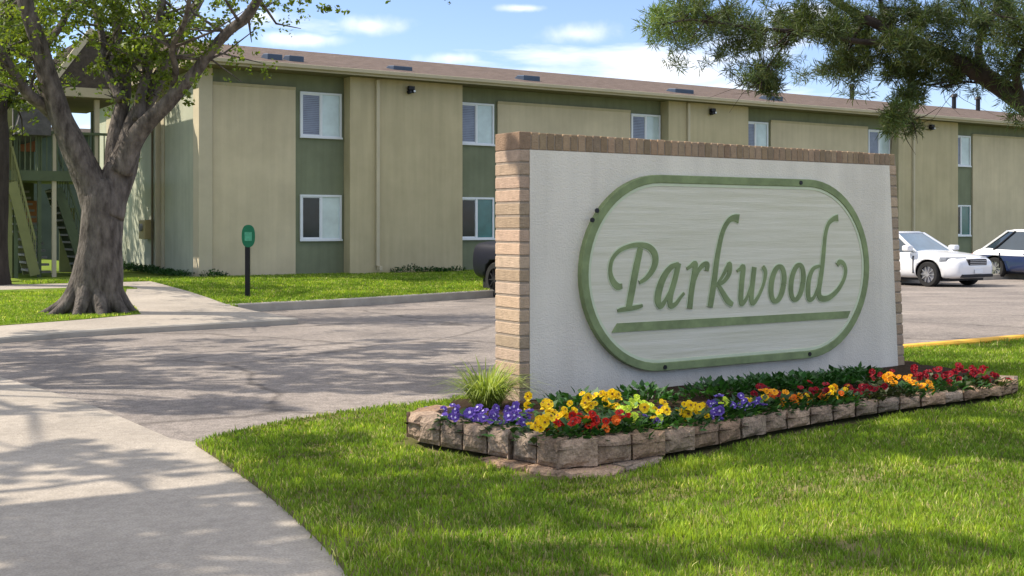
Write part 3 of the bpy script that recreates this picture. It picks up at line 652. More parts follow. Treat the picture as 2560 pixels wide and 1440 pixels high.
PL = [
 (1100,1032,'violet',9,'violet pansy plant at the far left end of the flower bed'),
 (1148,1030,'violet',10,'violet pansy plant second from the left end, beside the spiky grass'),
 (1195,1038,'violet',10,'violet pansy plant below the middle of the spiky grass clump'),
 (1242,1044,'violet',10,'pale violet pansy plant in front of the sign wall brick corner'),
 (1282,1030,'violet',9,'violet pansy plant against the foot of the sunlit brick pier'),
 (1318,1046,'violet',6,'small violet pansy plant touching the tallest yellow clump'),
 (1355,1003,'yellow',9,'tall bright yellow pansy plant right of the brick pier'),
 (1350,1052,'yellow',8,'yellow pansy plant just behind the front corner blocks'),
 (1398,1025,'yellow',9,'yellow pansy plant with dark eyed blooms left of the red ones'),
 (1412,1058,'red',5,'red pansy plant directly above the front corner block'),
 (1468,1000,'yellow',9,'yellow pansy plant against the stucco, left of a matching yellow one'),
 (1518,994,'yellow',10,'topmost yellow pansy plant with a broad head of blooms on the stucco'),
 (1455,1030,'red',5,'dark red pansy plant below the broad yellow clump'),
 (1478,1060,'red',6,'scarlet pansy plant nearest the front wall among orange blooms'),
 (1508,1056,'orange',7,'orange and yellow pansy plant right of the scarlet one'),
 (1552,1034,'red',4,'small red pansy bloom plant beside lime green foliage'),
 (1585,1008,'lime',8,'lime yellow leafy pansy plant left of centre of the bed'),
 (1608,1052,'lime',3,'light green leafy plant with few blooms near the front wall'),
 (1638,1030,'yellow',4,'thin yellow pansy plant above the lone violet bloom'),
 (1656,1068,'violet',5,'violet pansy plant hanging over the edging between yellow clumps'),
 (1716,1014,'yellow',8,'yellow pansy plant right of centre with dark foliage behind'),
 (1738,1040,'yellow',5,'low yellow pansy plant left of the bright violet clump'),
 (1768,1048,'violet',7,'bright violet pansy plant spilling over the shaded edging'),
 (1836,1036,'lime',3,'pale yellow single bloom plant between two violet clumps'),
 (1872,1022,'violet',8,'blue violet pansy plant where the shade of the sign begins'),
 (1942,994,'gold',3,'dark leaved plant with one gold bloom below the plaque underline'),
 (1996,994,'gold',3,'dark leaved plant with an amber bloom beside the first gold one'),
 (2034,1016,'yellow',4,'low yellow pansy plant near the shaded edging'),
 (2062,986,'orange',2,'dark plant with a peach bloom in the shaded part of the bed'),
 (2112,982,'gold',4,'dark leaved plant with a bright gold bloom under the right of the plaque'),
 (2200,936,'crimson',3,'small crimson pansy plant against the stucco near the right end'),
 (2180,990,'crimson',3,'bronze leaved plant with dark red blooms low in the shade'),
 (2246,948,'gold',9,'large gold pansy plant at the right corner of the sign'),
 (2302,966,'gold',8,'gold pansy plant just right of the sign corner'),
 (2312,930,'crimson',7,'crimson pansy plant behind the gold ones right of the sign'),
 (2368,936,'crimson',7,'crimson pansy plant in the middle of the right hand red cluster'),
 (2412,922,'crimson',7,'tall crimson pansy plant towards the right end'),
 (2445,930,'crimson',4,'bronze leaved crimson pansy plant near the right end block'),
 (1905,1016,'yellow',6,'low yellow pansy plant at the shaded edging right of the blue violet clump'),
 (1965,1016,'orange',5,'orange pansy plant low at the shaded edging under the amber bloom'),
 (2082,1004,'yellow',5,'yellow pansy plant at the edging under the peach bloom'),
 (2148,998,'crimson',5,'dark red pansy plant at the edging right of the yellow one'),
 (1822,1004,'violet',6,'blue violet pansy plant in the second row above the pale bloom'),
 (2032,972,'crimson',5,'dark red pansy plant in the back row under the end of the word'),
 (1905,968,'crimson',4,'dark red pansy plant in the back row among deep green leaves'),
 (2490,950,'crimson',2,'dark purple leaved plant at the far right end of the bed'),
]
for q in PL:
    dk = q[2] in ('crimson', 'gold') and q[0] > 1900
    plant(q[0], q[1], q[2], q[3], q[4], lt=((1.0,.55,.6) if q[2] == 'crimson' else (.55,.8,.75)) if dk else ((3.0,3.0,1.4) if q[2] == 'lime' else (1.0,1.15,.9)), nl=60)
# dark leafy filler plants along the foot of the sign
FL = [(1785,990),(1850,975),(1905,968),(1965,960),(2025,955),(2085,955),(2145,950),(1610,1005),(1440,1010),(2150,985)]
FLN = ['dark leafy plant left of the tall strands against the stucco','dark leafy plant with pale tall strands against the stucco','dark green bushy plant below the bottom right of the letter w','dark green bushy plant below the letters oo','dark bushy plant under the plaque bolt','dark bushy plant below the last letter of the sign','dark bushy plant near the right end of the stucco','green leafy plant between lime and yellow clumps','green leafy plant between the two tall yellow clumps','shaded bronze tinted bushy plant before the crimson bloom']
for (x, y), lb in zip(FL, FLN):
    YM = 6.25; p = PY(x, y, YM); bz = soil(p.x, YM); h = max(.12, min(.3, p.z-bz))
    e = empty('leafy_plant', (p.x, YM, bz-.004), lb, 'plant', 'leafy plants without flowers in the bed')
    V, Fq, C = leafy(210, .24, h*1.15, .055, (.75,1.05,.85), .9); npmesh('foliage', V, Fq, C, M_pleaf, e)
    bm = bmesh.new(); 
    for k in range(6): an = random.uniform(0, 6.28); tube(bm, [(0,0,0), (math.cos(an)*.08, math.sin(an)*.08, h*.8)], [.004, .002], 4)
    finish('stem', bm, M_pleaf, e, world=False)
# more foliage filling the middle of the bed
FM = [(1560,1040,'green leafy plant filling the gap right of the red blooms'),(1690,1040,'green leafy plant between the yellow clumps right of centre'),(1810,1030,'dark leafy plant left of the second violet clump'),(1905,1005,'dark leafy plant just left of the first gold bloom'),(1970,1000,'dark leafy plant between the two gold single blooms'),(2020,985,'dark leafy plant above the low yellow pansies'),(2085,1000,'dark leafy plant below the peach bloom'),(2140,985,'reddish leafy plant right of the bright gold bloom'),(2215,980,'bronze leafy plant under the large gold clump'),(2275,985,'dark leafy plant at the wall below the gold clump'),(2345,960,'dark leafy plant below the red cluster'),(2400,955,'dark leafy plant at the wall below the tall crimson plant'),(2450,955,'purplish leafy plant at the last edging blocks'),(1430,1080,'dark leafy plant spilling over the corner of the edging'),(1850,1000,'dark leafy plant behind the second violet clump')]
for x, y, lb in FM:
    hgt = .14; p = G(x, y, .1+hgt)
    for _ in range(6):
        p = G(x, y, soil(p.x, p.y)+hgt); fy = front_line(p.x)+.2
        if p.y < fy: t = fy/ray(x, y)[1]; p = T(x, y, t); hgt = max(.08, p.z-soil(p.x, fy))
    bz = soil(p.x, p.y); e = empty('leafy_plant', (p.x, p.y, bz-.004), lb, 'plant', 'leafy plants without flowers in the bed')
    V, Fq, C = leafy(150, .19, max(.1, min(.25, p.z-bz)), .05, (1.0,.55,.6) if 'purpl' in lb or 'bronze' in lb or 'reddish' in lb else (.7,.95,.8), .8); npmesh('foliage', V, Fq, C, M_pleaf, e)
# pale strands standing against the stucco
# spiky ornamental grass by the pier
gp = G(1215, 1016, .03); gp = Vector((min(gp.x, SX0-.22), min(gp.y, 7.0), .03))
V, Fq, C = [], [], []
for i in range(520):
    an = random.uniform(0, 6.28); rr = .10*random.random(); p = gp+Vector((math.cos(an)*rr, math.sin(an)*rr, 0)); d = Vector((math.cos(an)+random.uniform(-.3,.3), math.sin(an)+random.uniform(-.3,.3), 0)); L = random.uniform(.14, .38); out_ = random.uniform(.4, 1.25)
    s = Vector((-d.y, d.x, 0)).normalized()*.0045; b = len(V); k = random.uniform(.6, 1.5); ye = random.random()
    pts = [p+d*L*out_*t**1.3+Vector((0,0,L*(1.25*t-.75*out_*t**2.5))) for t in (0, .4, .75, 1)]
    for j, q in enumerate(pts): ww = (1, 1, .8, .15)[j]; V += [q-s*ww, q+s*ww]
    for j in range(3): Fq.append((b+2*j, b+2*j+1, b+2*j+3, b+2*j+2)); C.append((k*(1.1+ye*.9), k*(.9+.45*ye), k*(1.2+ye*3)))
o = npmesh('ornamental_grass', np.array([tuple(v) for v in V]), np.array(Fq), np.array(C), M_grass)
tag(o, 'spiky yellow green ornamental grass clump left of the brick pier', 'ornamental grass')

# ------------------------------------------------------------ lawn blades
def blades(name, poly, bbox, dens, hmin, hmax, wid, zf, label, excl=(), dist=None, tint=(1,1,1)):
    x0, x1, y0, y1 = bbox; N = int((x1-x0)*(y1-y0)*dens); X = rng.uniform(x0, x1, N); Y = rng.uniform(y0, y1, N); ok = inpoly(X+rng.normal(0, .018, N)*(1 if dist else 0), Y+rng.normal(0, .018, N)*(1 if dist else 0), poly)
    for e in excl: ok &= ~inpoly(X, Y, e)
    fw = X*s_+Y*c_; rt = X*c_-Y*s_; ok &= (fw > 3.2) & (np.abs(rt) < fw*.47+.3)
    if dist:
        ok &= rng.uniform(0, 1, N) < np.clip((dist/fw)**1.3, 0, 1)
        idx = np.where(ok)[0]; dd = np.full(len(idx), 9.0); Lp = [(p.x, p.y) for p in ed+ed2[1:]]
        for (ax, ay), (bx, by) in zip(Lp, Lp[1:]):
            l2 = (bx-ax)**2+(by-ay)**2; t_ = np.clip(((X[idx]-ax)*(bx-ax)+(Y[idx]-ay)*(by-ay))/l2, 0, 1); dd = np.minimum(dd, np.hypot(X[idx]-ax-t_*(bx-ax), Y[idx]-ay-t_*(by-ay)))
        bare = np.array([noise.noise(Vector((a*3.1, b*3.1, 77))) for a, b in zip(X[idx], Y[idx])]); wide = np.where(X[idx] < 4.1, .30, .10)
        ok[idx] &= ~((bare*.9+.25 > dd/wide) & (rng.uniform(0, 1, len(idx)) < .85)); ok[idx] &= ~((bare > .42) & (rng.uniform(0, 1, len(idx)) < .5))
    X, Y, fw = X[ok], Y[ok], fw[ok]; n = len(X)
    patch = np.array([noise.noise(Vector((a*1.3, b*1.3, 0)))+.8*noise.noise(Vector((a*6, b*6, 3)))+.8*noise.noise(Vector((a*17, b*17, 9))) for a, b in zip(X, Y)])
    hh = rng.uniform(hmin, hmax, n)*np.clip(1+.45*patch, .3, 2); an = rng.uniform(0, 2*np.pi, n); ln = rng.uniform(.1, .9, n)*hh; a2 = rng.uniform(0, 2*np.pi, n)
    if dist: ww = wid*np.clip(fw/dist, 1, 3)*rng.uniform(.7, 1.3, n)
    else: ww = wid*rng.uniform(.7, 1.3, n)
    Z = np.array([zf(b) for b in Y]) if zf else np.zeros(n)
    V = np.zeros((n, 5, 3)); cxn, sxn = np.cos(an)*ww, np.sin(an)*ww; lx, ly = np.cos(a2)*ln, np.sin(a2)*ln
    V[:,0] = np.c_[X-cxn, Y-sxn, Z-.005]; V[:,1] = np.c_[X+cxn, Y+sxn, Z-.005]
    V[:,2] = np.c_[X+cxn*.7+lx*.4, Y+sxn*.7+ly*.4, Z+hh*.6]; V[:,3] = np.c_[X-cxn*.7+lx*.4, Y-sxn*.7+ly*.4, Z+hh*.6]
    V[:,4] = np.c_[X+lx, Y+ly, Z+hh]
    b = np.arange(n)*5; F1 = np.c_[b, b+1, b+2]; F2 = np.c_[b, b+2, b+3]; F3 = np.c_[b+3, b+2, b+4]
    k = rng.uniform(.55, 1.45, n)*np.clip(1+.45*patch, .35, 2); dry = (rng.uniform(0, 1, n) < .05+.16*np.clip(np.array([noise.noise(Vector((a*2.1, b*2.1, 40))) for a, b in zip(X, Y)])*2.2, 0, 1)).astype(float); yl = rng.uniform(0, .4, n)+np.clip(patch, 0, 1)*.4
    C = np.c_[k*(1+yl*.5+dry*1.6), k*(1+dry*.5), k*(1+dry*5)]*np.array(tint)
    Fa = np.concatenate([F1, F2, F3]); Ca = np.concatenate([C, C, C])
    o = npmesh(name, V.reshape(-1, 3), Fa, Ca, M_grass); o['kind'] = 'stuff'; o['label'] = label; o['category'] = 'grass'; return o
excl = [bed_poly, [(SX0-.02, YS), (SX1b, YS), (SX1b, YS+TK), (SX0-.02, YS+TK)]]
blades('grass', near_lawn, (1.3, 10.5, 2.5, 8.1), 9500, .014, .036, .0028, None, 'short sunlit and shaded lawn grass in front of the sign and flower bed', excl, dist=5.0)
blades('grass', near_lawn, (8.5, 15, 5.0, 8.1), 2200, .02, .05, .006, None, 'lawn grass right of the sign up to the yellow kerb', excl)
blades('grass', left_lawn, (-2, 8, 15, 26), 1500, .02, .05, .008, lawnz, 'patchy lawn grass under the big forked tree', ())
blades('grass', far_lawn, (5, 20, 18, 29.4), 1100, .02, .06, .010, lawnz, 'lawn strip along the foot of the apartment block', ())
# low shrubs at the foot of the wall
i = 0
for x0, x1, y, h, lb in ((312,350,668,.34,'dark round shrub at the foot of the end wall right of the trunk'),(352,430,676,.22,'low dark groundcover shrub below the meter box'),(430,505,683,.18,'low spreading shrub by the building corner'),(515,560,686,.2,'low dark shrub under the first tan panel'),(990,1040,676,.24,'small dark shrub at the foot of the olive bay'),(1045,1150,683,.15,'low shrub strip right of the small dark shrub')):
    Yv = (YP-.35) if x0 > 900 else (YR-.45)
    if x0 < 505: a, b = EY(x0, y), EY(x1, y); pa = Vector((XC-.45, a.y)); pb = Vector((XC-.45, b.y))
    else: a, b = PY(x0, y, Yv), PY(x1, y, Yv); pa = Vector((a.x, Yv)); pb = Vector((b.x, Yv))
    L = (pb-pa).length; V, Fq, C = [], [], []; base = (pa+pb)/2
    e = empty('shrub', (base.x, base.y, 0), lb, 'shrub'); nclump = max(2, int(L/.25)); bs = bmesh.new()
    for k in range(nclump):
        q = pa.lerp(pb, (k+.5)/nclump)-base; v, f_, c = leafy(90, .28, h*random.uniform(.7,1.2), .07, (.5,.75,.8), .8); v[:,0] += q.x; v[:,1] += q.y; Fq.append(f_+len(V)*1 if False else f_+sum(len(z) for z in V)); V.append(v); C.append(c)
    npmesh('foliage', np.concatenate(V), np.concatenate(Fq), np.concatenate(C), M_pleaf, e); bs.free()

# ------------------------------------------------------------ trees
def leaves(clumps, size, asp=.5, tintv=(.55, 1.5), yell=.3, flat=.35, needle=False):
    """clumps: (centre, radius, count, brightness) -> V,F,C"""
    Vs, Cs = [], []
    for ce, rad, n, br in clumps:
        n = int(n); u = rng.normal(size=(n, 3)); u /= np.linalg.norm(u, axis=1)[:, None]; r = rad*rng.uniform(0, 1, n)**.45
        sub = rng.normal(size=(max(3, n//(34 if needle else 14)), 3)); sub /= np.linalg.norm(sub, axis=1)[:, None]; sub *= (rad*rng.uniform(.25, 1, len(sub))**.6)[:, None]
        idx = rng.integers(0, len(sub), n); P = np.array(ce)+sub[idx]*np.array([1, 1, .8])+u*(rad*.30*rng.uniform(0, 1, n)**.6)[:, None]
        nr = rng.normal(size=(n, 3)); nr[:, 2] += flat; nr /= np.linalg.norm(nr, axis=1)[:, None]
        d = np.cross(nr, rng.normal(size=(n, 3))); d /= np.linalg.norm(d, axis=1)[:, None]; s2 = np.cross(nr, d)
        L = (size*rng.uniform(.6, 1.35, n))[:, None]; W = L*asp
        if needle:
            d = u+rng.normal(size=(n, 3))*.25+np.array([0, 0, .15]); d /= np.linalg.norm(d, axis=1)[:, None]; s2 = np.cross(d, rng.normal(size=(n, 3))); s2 /= np.linalg.norm(s2, axis=1)[:, None]; nr = np.cross(s2, d)
            P = np.array(ce)+sub[idx]*np.array([1, 1, .8])+d*L*.55+rng.normal(size=(n, 3))*.018
        V = np.stack([P-d*L*.5, P+s2*W*.5+nr*L*.06, P+d*L*.5, P-s2*W*.5+nr*L*.06], 1); Vs.append(V.reshape(-1, 3))
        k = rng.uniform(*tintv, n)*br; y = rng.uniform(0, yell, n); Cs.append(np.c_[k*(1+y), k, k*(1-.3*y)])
    V = np.concatenate(Vs); F_ = np.arange(len(V)).reshape(-1, 4); return V, F_, np.concatenate(Cs)
def twigs(bm, limbs, n, lmin, lmax, r0, up=.3, zmin=3.4):
    ends = []
    for _ in range(n):
        P, W = random.choice(limbs); i = random.randrange(len(P)//3, len(P)); p = P[i]; d = Vector((random.gauss(0,1), random.gauss(0,1), random.gauss(up,.7))).normalized(); L = random.uniform(lmin, lmax)
        q = p+d*L*.5+Vector((0,0,random.uniform(-.05,.1)*L)); e = p+d*L+Vector((random.uniform(-.2,.2)*L, random.uniform(-.2,.2)*L, random.uniform(-.1,.25)*L))
        if e.z < zmin: continue
        r = min(W[i]*.6, r0); tube(bm, [p, q, e], [r, r*.6, r*.2], 5); ends += [q, e]
    return ends
def px_limbs(bm, spec, t0, wob=.12):
    L = []
    for k, (dt, pts) in enumerate(spec):
        P = [T(x, y, t0+dt*j/(len(pts)-1)) for j, (x, y, r) in enumerate(pts)]; W = [r/F*t0 for x, y, r in pts]
        P, W = smooth_path(P, W, 5); 
        P = [p+Vector((noise.noise(p*1.1+Vector((k,0,0))), noise.noise(p*1.1+Vector((0,k,5))), 0))*.05*(1 if 2 < j else 0) for j, p in enumerate(P)]
        tube(bm, P, W, 14 if W[0] > .15 else 9, wob=wob, seed=k*3.1); L.append((P, W))
    return L
# main forked tree on the left
T0 = G(236, 782, lawnz); t0 = T0.x*s_+T0.y*c_
tree = empty('shade_tree', (T0.x, T0.y, T0.z), 'large fork trunked shade tree with flared root base on the left lawn', 'tree')
bm = bmesh.new()
spec = [(0, [(232,800,70),(236,770,66),(242,720,60),(248,660,54),(254,600,52),(258,545,52),(258,495,50),(252,455,40)]),
 (-.6, [(252,520,44),(232,470,38),(205,410,34),(178,350,32),(152,295,28),(128,225,25),(104,140,22),(82,60,19),(62,-10,17),(30,-130,13),(10,-260,8)]),
 (-1.2, [(150,300,20),(110,262,17),(70,235,15),(35,185,13),(0,130,12),(-60,60,8)]),
 (.8, [(266,540,44),(285,480,42),(303,420,40),(318,365,33),(340,305,25),(372,245,21),(405,170,17),(440,105,14),(480,40,13),(515,-40,11),(560,-160,8)]),
 (-.9, [(305,430,28),(335,350,24),(375,295,20),(430,245,17),(480,190,15),(525,130,13),(575,75,12),(612,45,12),(645,-5,10),(690,-90,7),(760,-180,4)]),
 (1.0, [(282,470,24),(284,400,20),(292,330,18),(304,260,17),(308,190,15),(296,120,13),(290,40,12),(300,-60,9),(320,-180,6)]),
 (1.4, [(300,250,13),(272,180,11),(262,110,10),(240,30,9),(215,-60,6)]),
 (.6, [(345,300,15),(352,240,13),(370,180,11),(392,110,10),(398,40,9),(420,-60,6)]),
 (-1.5, [(425,250,9),(440,180,8),(432,120,7),(460,60,6),(470,-20,5)]),
 (1.2, [(100,130,10),(150,60,9),(185,0,8),(215,-70,5)]),
]
limbs = px_limbs(bm, spec, t0, wob=.22)
# root flares
for an, L in ((190,.62),(225,.5),(265,.42),(300,.40),(340,.38),(20,.35),(90,.4),(140,.5)):
    a = R(an)-TH; d = Vector((math.cos(a), math.sin(a), 0)); z = T0.z; L *= .85
    P, W = smooth_path([T0+d*.18+Vector((0,0,.95)), T0+d*.27+Vector((0,0,.5)), T0+d*.42+Vector((0,0,.20)), T0+d*(.42+L*.5)+Vector((0,0,.03)), T0+d*(.42+L)+Vector((0,0,-.06))], [.12,.14,.13,.09,.04], 4)
    tube(bm, P, W, 9, wob=.2, seed=an)
ends = twigs(bm, limbs[1:], 110, .5, 1.6, .03)
tk = finish('trunk', bm, M_bark, tree, smooth=True)
cl = []
def pc(x, y, r, n, br=1.0, dt=0, spread=1.0):
    cl.append((T(x, y, t0+dt), r/F*t0, n, br))
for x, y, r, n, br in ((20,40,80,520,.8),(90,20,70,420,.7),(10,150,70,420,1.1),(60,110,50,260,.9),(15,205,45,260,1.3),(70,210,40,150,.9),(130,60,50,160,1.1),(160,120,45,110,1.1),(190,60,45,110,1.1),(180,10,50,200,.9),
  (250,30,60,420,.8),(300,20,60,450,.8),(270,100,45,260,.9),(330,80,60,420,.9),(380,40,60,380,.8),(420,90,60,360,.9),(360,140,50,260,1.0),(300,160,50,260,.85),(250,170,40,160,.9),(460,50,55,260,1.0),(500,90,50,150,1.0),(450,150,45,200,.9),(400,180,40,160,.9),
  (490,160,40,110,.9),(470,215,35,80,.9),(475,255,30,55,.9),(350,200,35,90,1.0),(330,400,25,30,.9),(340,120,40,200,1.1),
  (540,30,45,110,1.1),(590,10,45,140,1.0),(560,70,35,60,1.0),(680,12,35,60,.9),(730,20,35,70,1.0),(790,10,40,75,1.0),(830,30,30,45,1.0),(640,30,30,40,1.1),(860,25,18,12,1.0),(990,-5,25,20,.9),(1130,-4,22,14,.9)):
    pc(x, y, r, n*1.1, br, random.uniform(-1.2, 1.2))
for e in ends:
    if e.z > 3.0: cl.append((e, .35, 28, random.uniform(.8, 1.2)))
for _ in range(60):   # crown above the frame
    x, y = random.gauss(260, 330), random.uniform(-650, -90); cl.append((T(x, y, t0+random.gauss(0, 1.8)), .75, 210, random.uniform(.7, 1.2)))
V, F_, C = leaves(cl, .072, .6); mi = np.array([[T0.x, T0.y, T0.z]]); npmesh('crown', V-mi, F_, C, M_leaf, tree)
# second trunk at the left edge
q = G(-25, 712, lawnz); tq = q.x*s_+q.y*c_
tree2 = empty('shade_tree', (q.x, q.y, q.z), 'dark tree trunk cut by the left edge of the photo beside the stairs', 'tree')
bm = bmesh.new(); l2 = px_limbs(bm, [(0, [(-30,735,62),(-26,700,52),(-22,650,42),(-20,560,38),(-18,450,36),(-15,350,34),(-14,280,32),(-5,200,24),(10,100,18),(25,0,14),(30,-150,8)]), (-1.0, [(-16,330,26),(-60,230,20),(-120,100,14),(-180,-60,8)]), (1, [(-12,290,16),(20,250,12),(45,215,9),(70,160,7),(90,90,5)])], tq, .2)
ends = twigs(bm, l2[1:], 40, .6, 2.0, .03)
finish('trunk', bm, M_bark2, tree2, smooth=True); cl = []
for x, y, r, n, br in ((10,120,80,380,.6),(40,50,80,380,.6),(20,250,45,160,.8),(90,60,60,200,.6),(-40,150,90,400,.7),(5,190,60,260,1.2),(60,260,35,70,.7)):
    cl.append((T(x, y, tq+random.uniform(-1.5,1.5)), r/F*tq, n, br))
for _ in range(34): cl.append((T(random.gauss(-200, 260), random.uniform(-500, -30), tq+random.gauss(0, 2)), 1.0, 200, random.uniform(.7, 1.1)))
for e in ends: cl.append((e, .45, 30, .8))
V, F_, C = leaves(cl, .10, .62); npmesh('crown', V-np.array([[q.x, q.y, q.z]]), F_, C, M_leaf, tree2)
# overhanging tree on the right
tr_ = 13.5; q = T(2960, 0, tr_); q.z = asph(q.y)
tree3 = empty('overhanging_tree', (q.x, q.y, 0), 'dark leaved tree whose leaning limb hangs into the top right corner', 'tree')
bm = bmesh.new()
spec = [(0, [(2960,890,80),(2955,800,66),(2945,700,60),(2920,600,55),(2880,520,50),(2800,440,42),(2720,380,36),(2620,310,31),(2540,248,28),(2470,198,27),(2400,155,22),(2320,115,18),(2230,78,15),(2150,40,13),(2070,-10,11),(1980,-80,8),(1880,-160,5)]),
 (-.8, [(2330,120,12),(2240,108,10),(2150,104,8),(2060,88,7),(1980,78,6),(1890,70,5),(1800,56,4),(1720,50,3),(1650,62,2)]),
 (.8, [(2345,128,12),(2300,165,9),(2275,215,7),(2262,270,5),(2250,325,3)]),
 (1.2, [(2480,205,15),(2450,130,12),(2470,60,10),(2520,-20,8),(2560,-120,5)]),
 (-1, [(2560,262,14),(2540,170,11),(2590,90,9),(2640,0,7)]),
 (.5, [(2240,82,9),(2200,20,7),(2180,-60,5),(2100,-150,3)]),
 (1.3, [(2160,50,6),(2130,110,5),(2110,160,3),(2090,185,2)]),
 (-.6, [(1990,78,4),(1950,130,3),(1915,180,2.5),(1905,220,2)]),
 (.2, [(2540,205,4),(2460,208,3),(2380,204,2.5),(2320,214,1.5)]),
]
spec = [(a, [(x, y, r*.84) for x, y, r in b]) for a, b in spec]; limbs = px_limbs(bm, spec, tr_, .15); ends = twigs(bm, limbs[1:], 190, .25, .7, .015, 0, 2.0)
finish('trunk', bm, M_bark2, tree3, smooth=True); cl = []
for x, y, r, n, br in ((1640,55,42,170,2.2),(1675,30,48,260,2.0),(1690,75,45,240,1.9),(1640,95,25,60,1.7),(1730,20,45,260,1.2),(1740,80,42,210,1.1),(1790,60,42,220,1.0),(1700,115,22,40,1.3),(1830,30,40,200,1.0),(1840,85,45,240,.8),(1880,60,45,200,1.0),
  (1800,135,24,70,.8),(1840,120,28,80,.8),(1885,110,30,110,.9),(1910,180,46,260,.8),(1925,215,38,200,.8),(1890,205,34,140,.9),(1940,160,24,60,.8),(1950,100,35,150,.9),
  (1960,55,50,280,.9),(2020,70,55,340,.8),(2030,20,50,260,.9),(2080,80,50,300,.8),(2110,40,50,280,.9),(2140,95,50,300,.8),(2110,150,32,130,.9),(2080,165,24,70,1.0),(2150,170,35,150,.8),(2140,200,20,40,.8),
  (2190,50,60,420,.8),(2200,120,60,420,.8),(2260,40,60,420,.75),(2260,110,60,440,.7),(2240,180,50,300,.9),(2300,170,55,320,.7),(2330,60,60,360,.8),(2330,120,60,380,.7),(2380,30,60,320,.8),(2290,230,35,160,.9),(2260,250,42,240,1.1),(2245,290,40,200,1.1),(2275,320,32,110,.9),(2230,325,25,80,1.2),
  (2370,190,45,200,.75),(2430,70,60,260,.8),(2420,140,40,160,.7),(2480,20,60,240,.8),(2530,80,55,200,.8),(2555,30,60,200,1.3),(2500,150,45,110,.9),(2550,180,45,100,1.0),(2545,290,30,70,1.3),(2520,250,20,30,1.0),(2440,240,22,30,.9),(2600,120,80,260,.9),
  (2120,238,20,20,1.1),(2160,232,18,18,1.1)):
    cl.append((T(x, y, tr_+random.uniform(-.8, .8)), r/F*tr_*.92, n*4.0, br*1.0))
for e in ends:
    x_ = CX+F*(e.x*c_-e.y*s_)/(e.x*s_+e.y*c_); y_ = HY-F*(e.z-H)/(e.x*s_+e.y*c_)
    if y_ < 200 and x_ > 1640: cl.append((e, .12, 70, random.uniform(.7, 1.1)))
for _ in range(90):
    x, y = random.gauss(2500, 420), random.uniform(-900, -70); cl.append((T(x, y, tr_+random.gauss(0, 1.3)), .5, 170, random.uniform(.7, 1.1)))
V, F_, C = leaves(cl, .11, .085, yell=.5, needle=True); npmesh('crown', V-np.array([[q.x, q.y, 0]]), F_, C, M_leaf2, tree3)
# street trees standing left of the frame; their crowns throw the dappled shade
OFF = Vector((SV.x/SV.z, SV.y/SV.z, 1.0))
SHADE = [(-100,560,845,905,15,asph),(500,1240,850,900,10,asph),(0,1240,900,965,16,asph),(150,900,965,1010,8,asph),(900,1240,960,985,3,asph),(300,760,1000,1035,5,asph),(-60,420,1110,1200,9,asph),(0,460,1235,1290,6,asph),(250,780,1270,1335,6,asph),(-60,350,1300,1330,3,asph),(0,500,1400,1440,4,asph),(550,830,1380,1440,3,asph),(-50,220,1010,1040,2,asph),(1880,2560,1020,1150,14,0),
 (540,960,1085,1165,6,0),(660,860,1190,1260,3,0),(960,1500,1240,1320,6,0),(1450,1800,1190,1230,3,0),(1880,2560,1030,1150,15,0),(900,1500,1370,1440,4,0),(1650,2500,1360,1440,4,0),(2000,2300,1220,1260,2,0),(1120,1300,1190,1230,1,0)]
TRK = [(-3.6, 14.5), (-3.4, 8.4), (-3.6, 3.2)]; crown = [[], [], []]
LIT = [(-100,620,1042,1106),(120,520,1202,1234),(0,820,1336,1400),(0,400,1232,1262),(840,1400,1110,1228),(1300,2560,1168,1222),(1880,2560,1150,1330),(840,1120,1010,1072),(1200,1420,860,1250),(620,1000,985,1050),(1500,1900,1225,1350),(1000,1700,1330,1370),(60,500,960,1000)]
for x0, x1, y0, y1, n, zf_ in SHADE:
    near = y0 > 1000
    for _ in range(int(n*(3.6 if zf_ == 0 else 2.6 if near else 2.4))):
        X_, Y_ = random.uniform(x0, x1), random.uniform(y0, y1)
        if any(a-20 < X_ < b+20 and c-4 < Y_ < d+4 for a, b, c, d in LIT): continue
        P = G(X_, Y_, zf_); h = random.uniform(5.4, 7.8); c = P+OFF*h; c.z = P.z+h
        j = min(range(3), key=lambda j: (c.x-TRK[j][0])**2+(c.y-TRK[j][1])**2)
        crown[j].append((c, random.uniform(.14, .27), 70, random.uniform(.8, 1.2)) if near else (c, random.uniform(.28, .5), 170, random.uniform(.8, 1.2)))
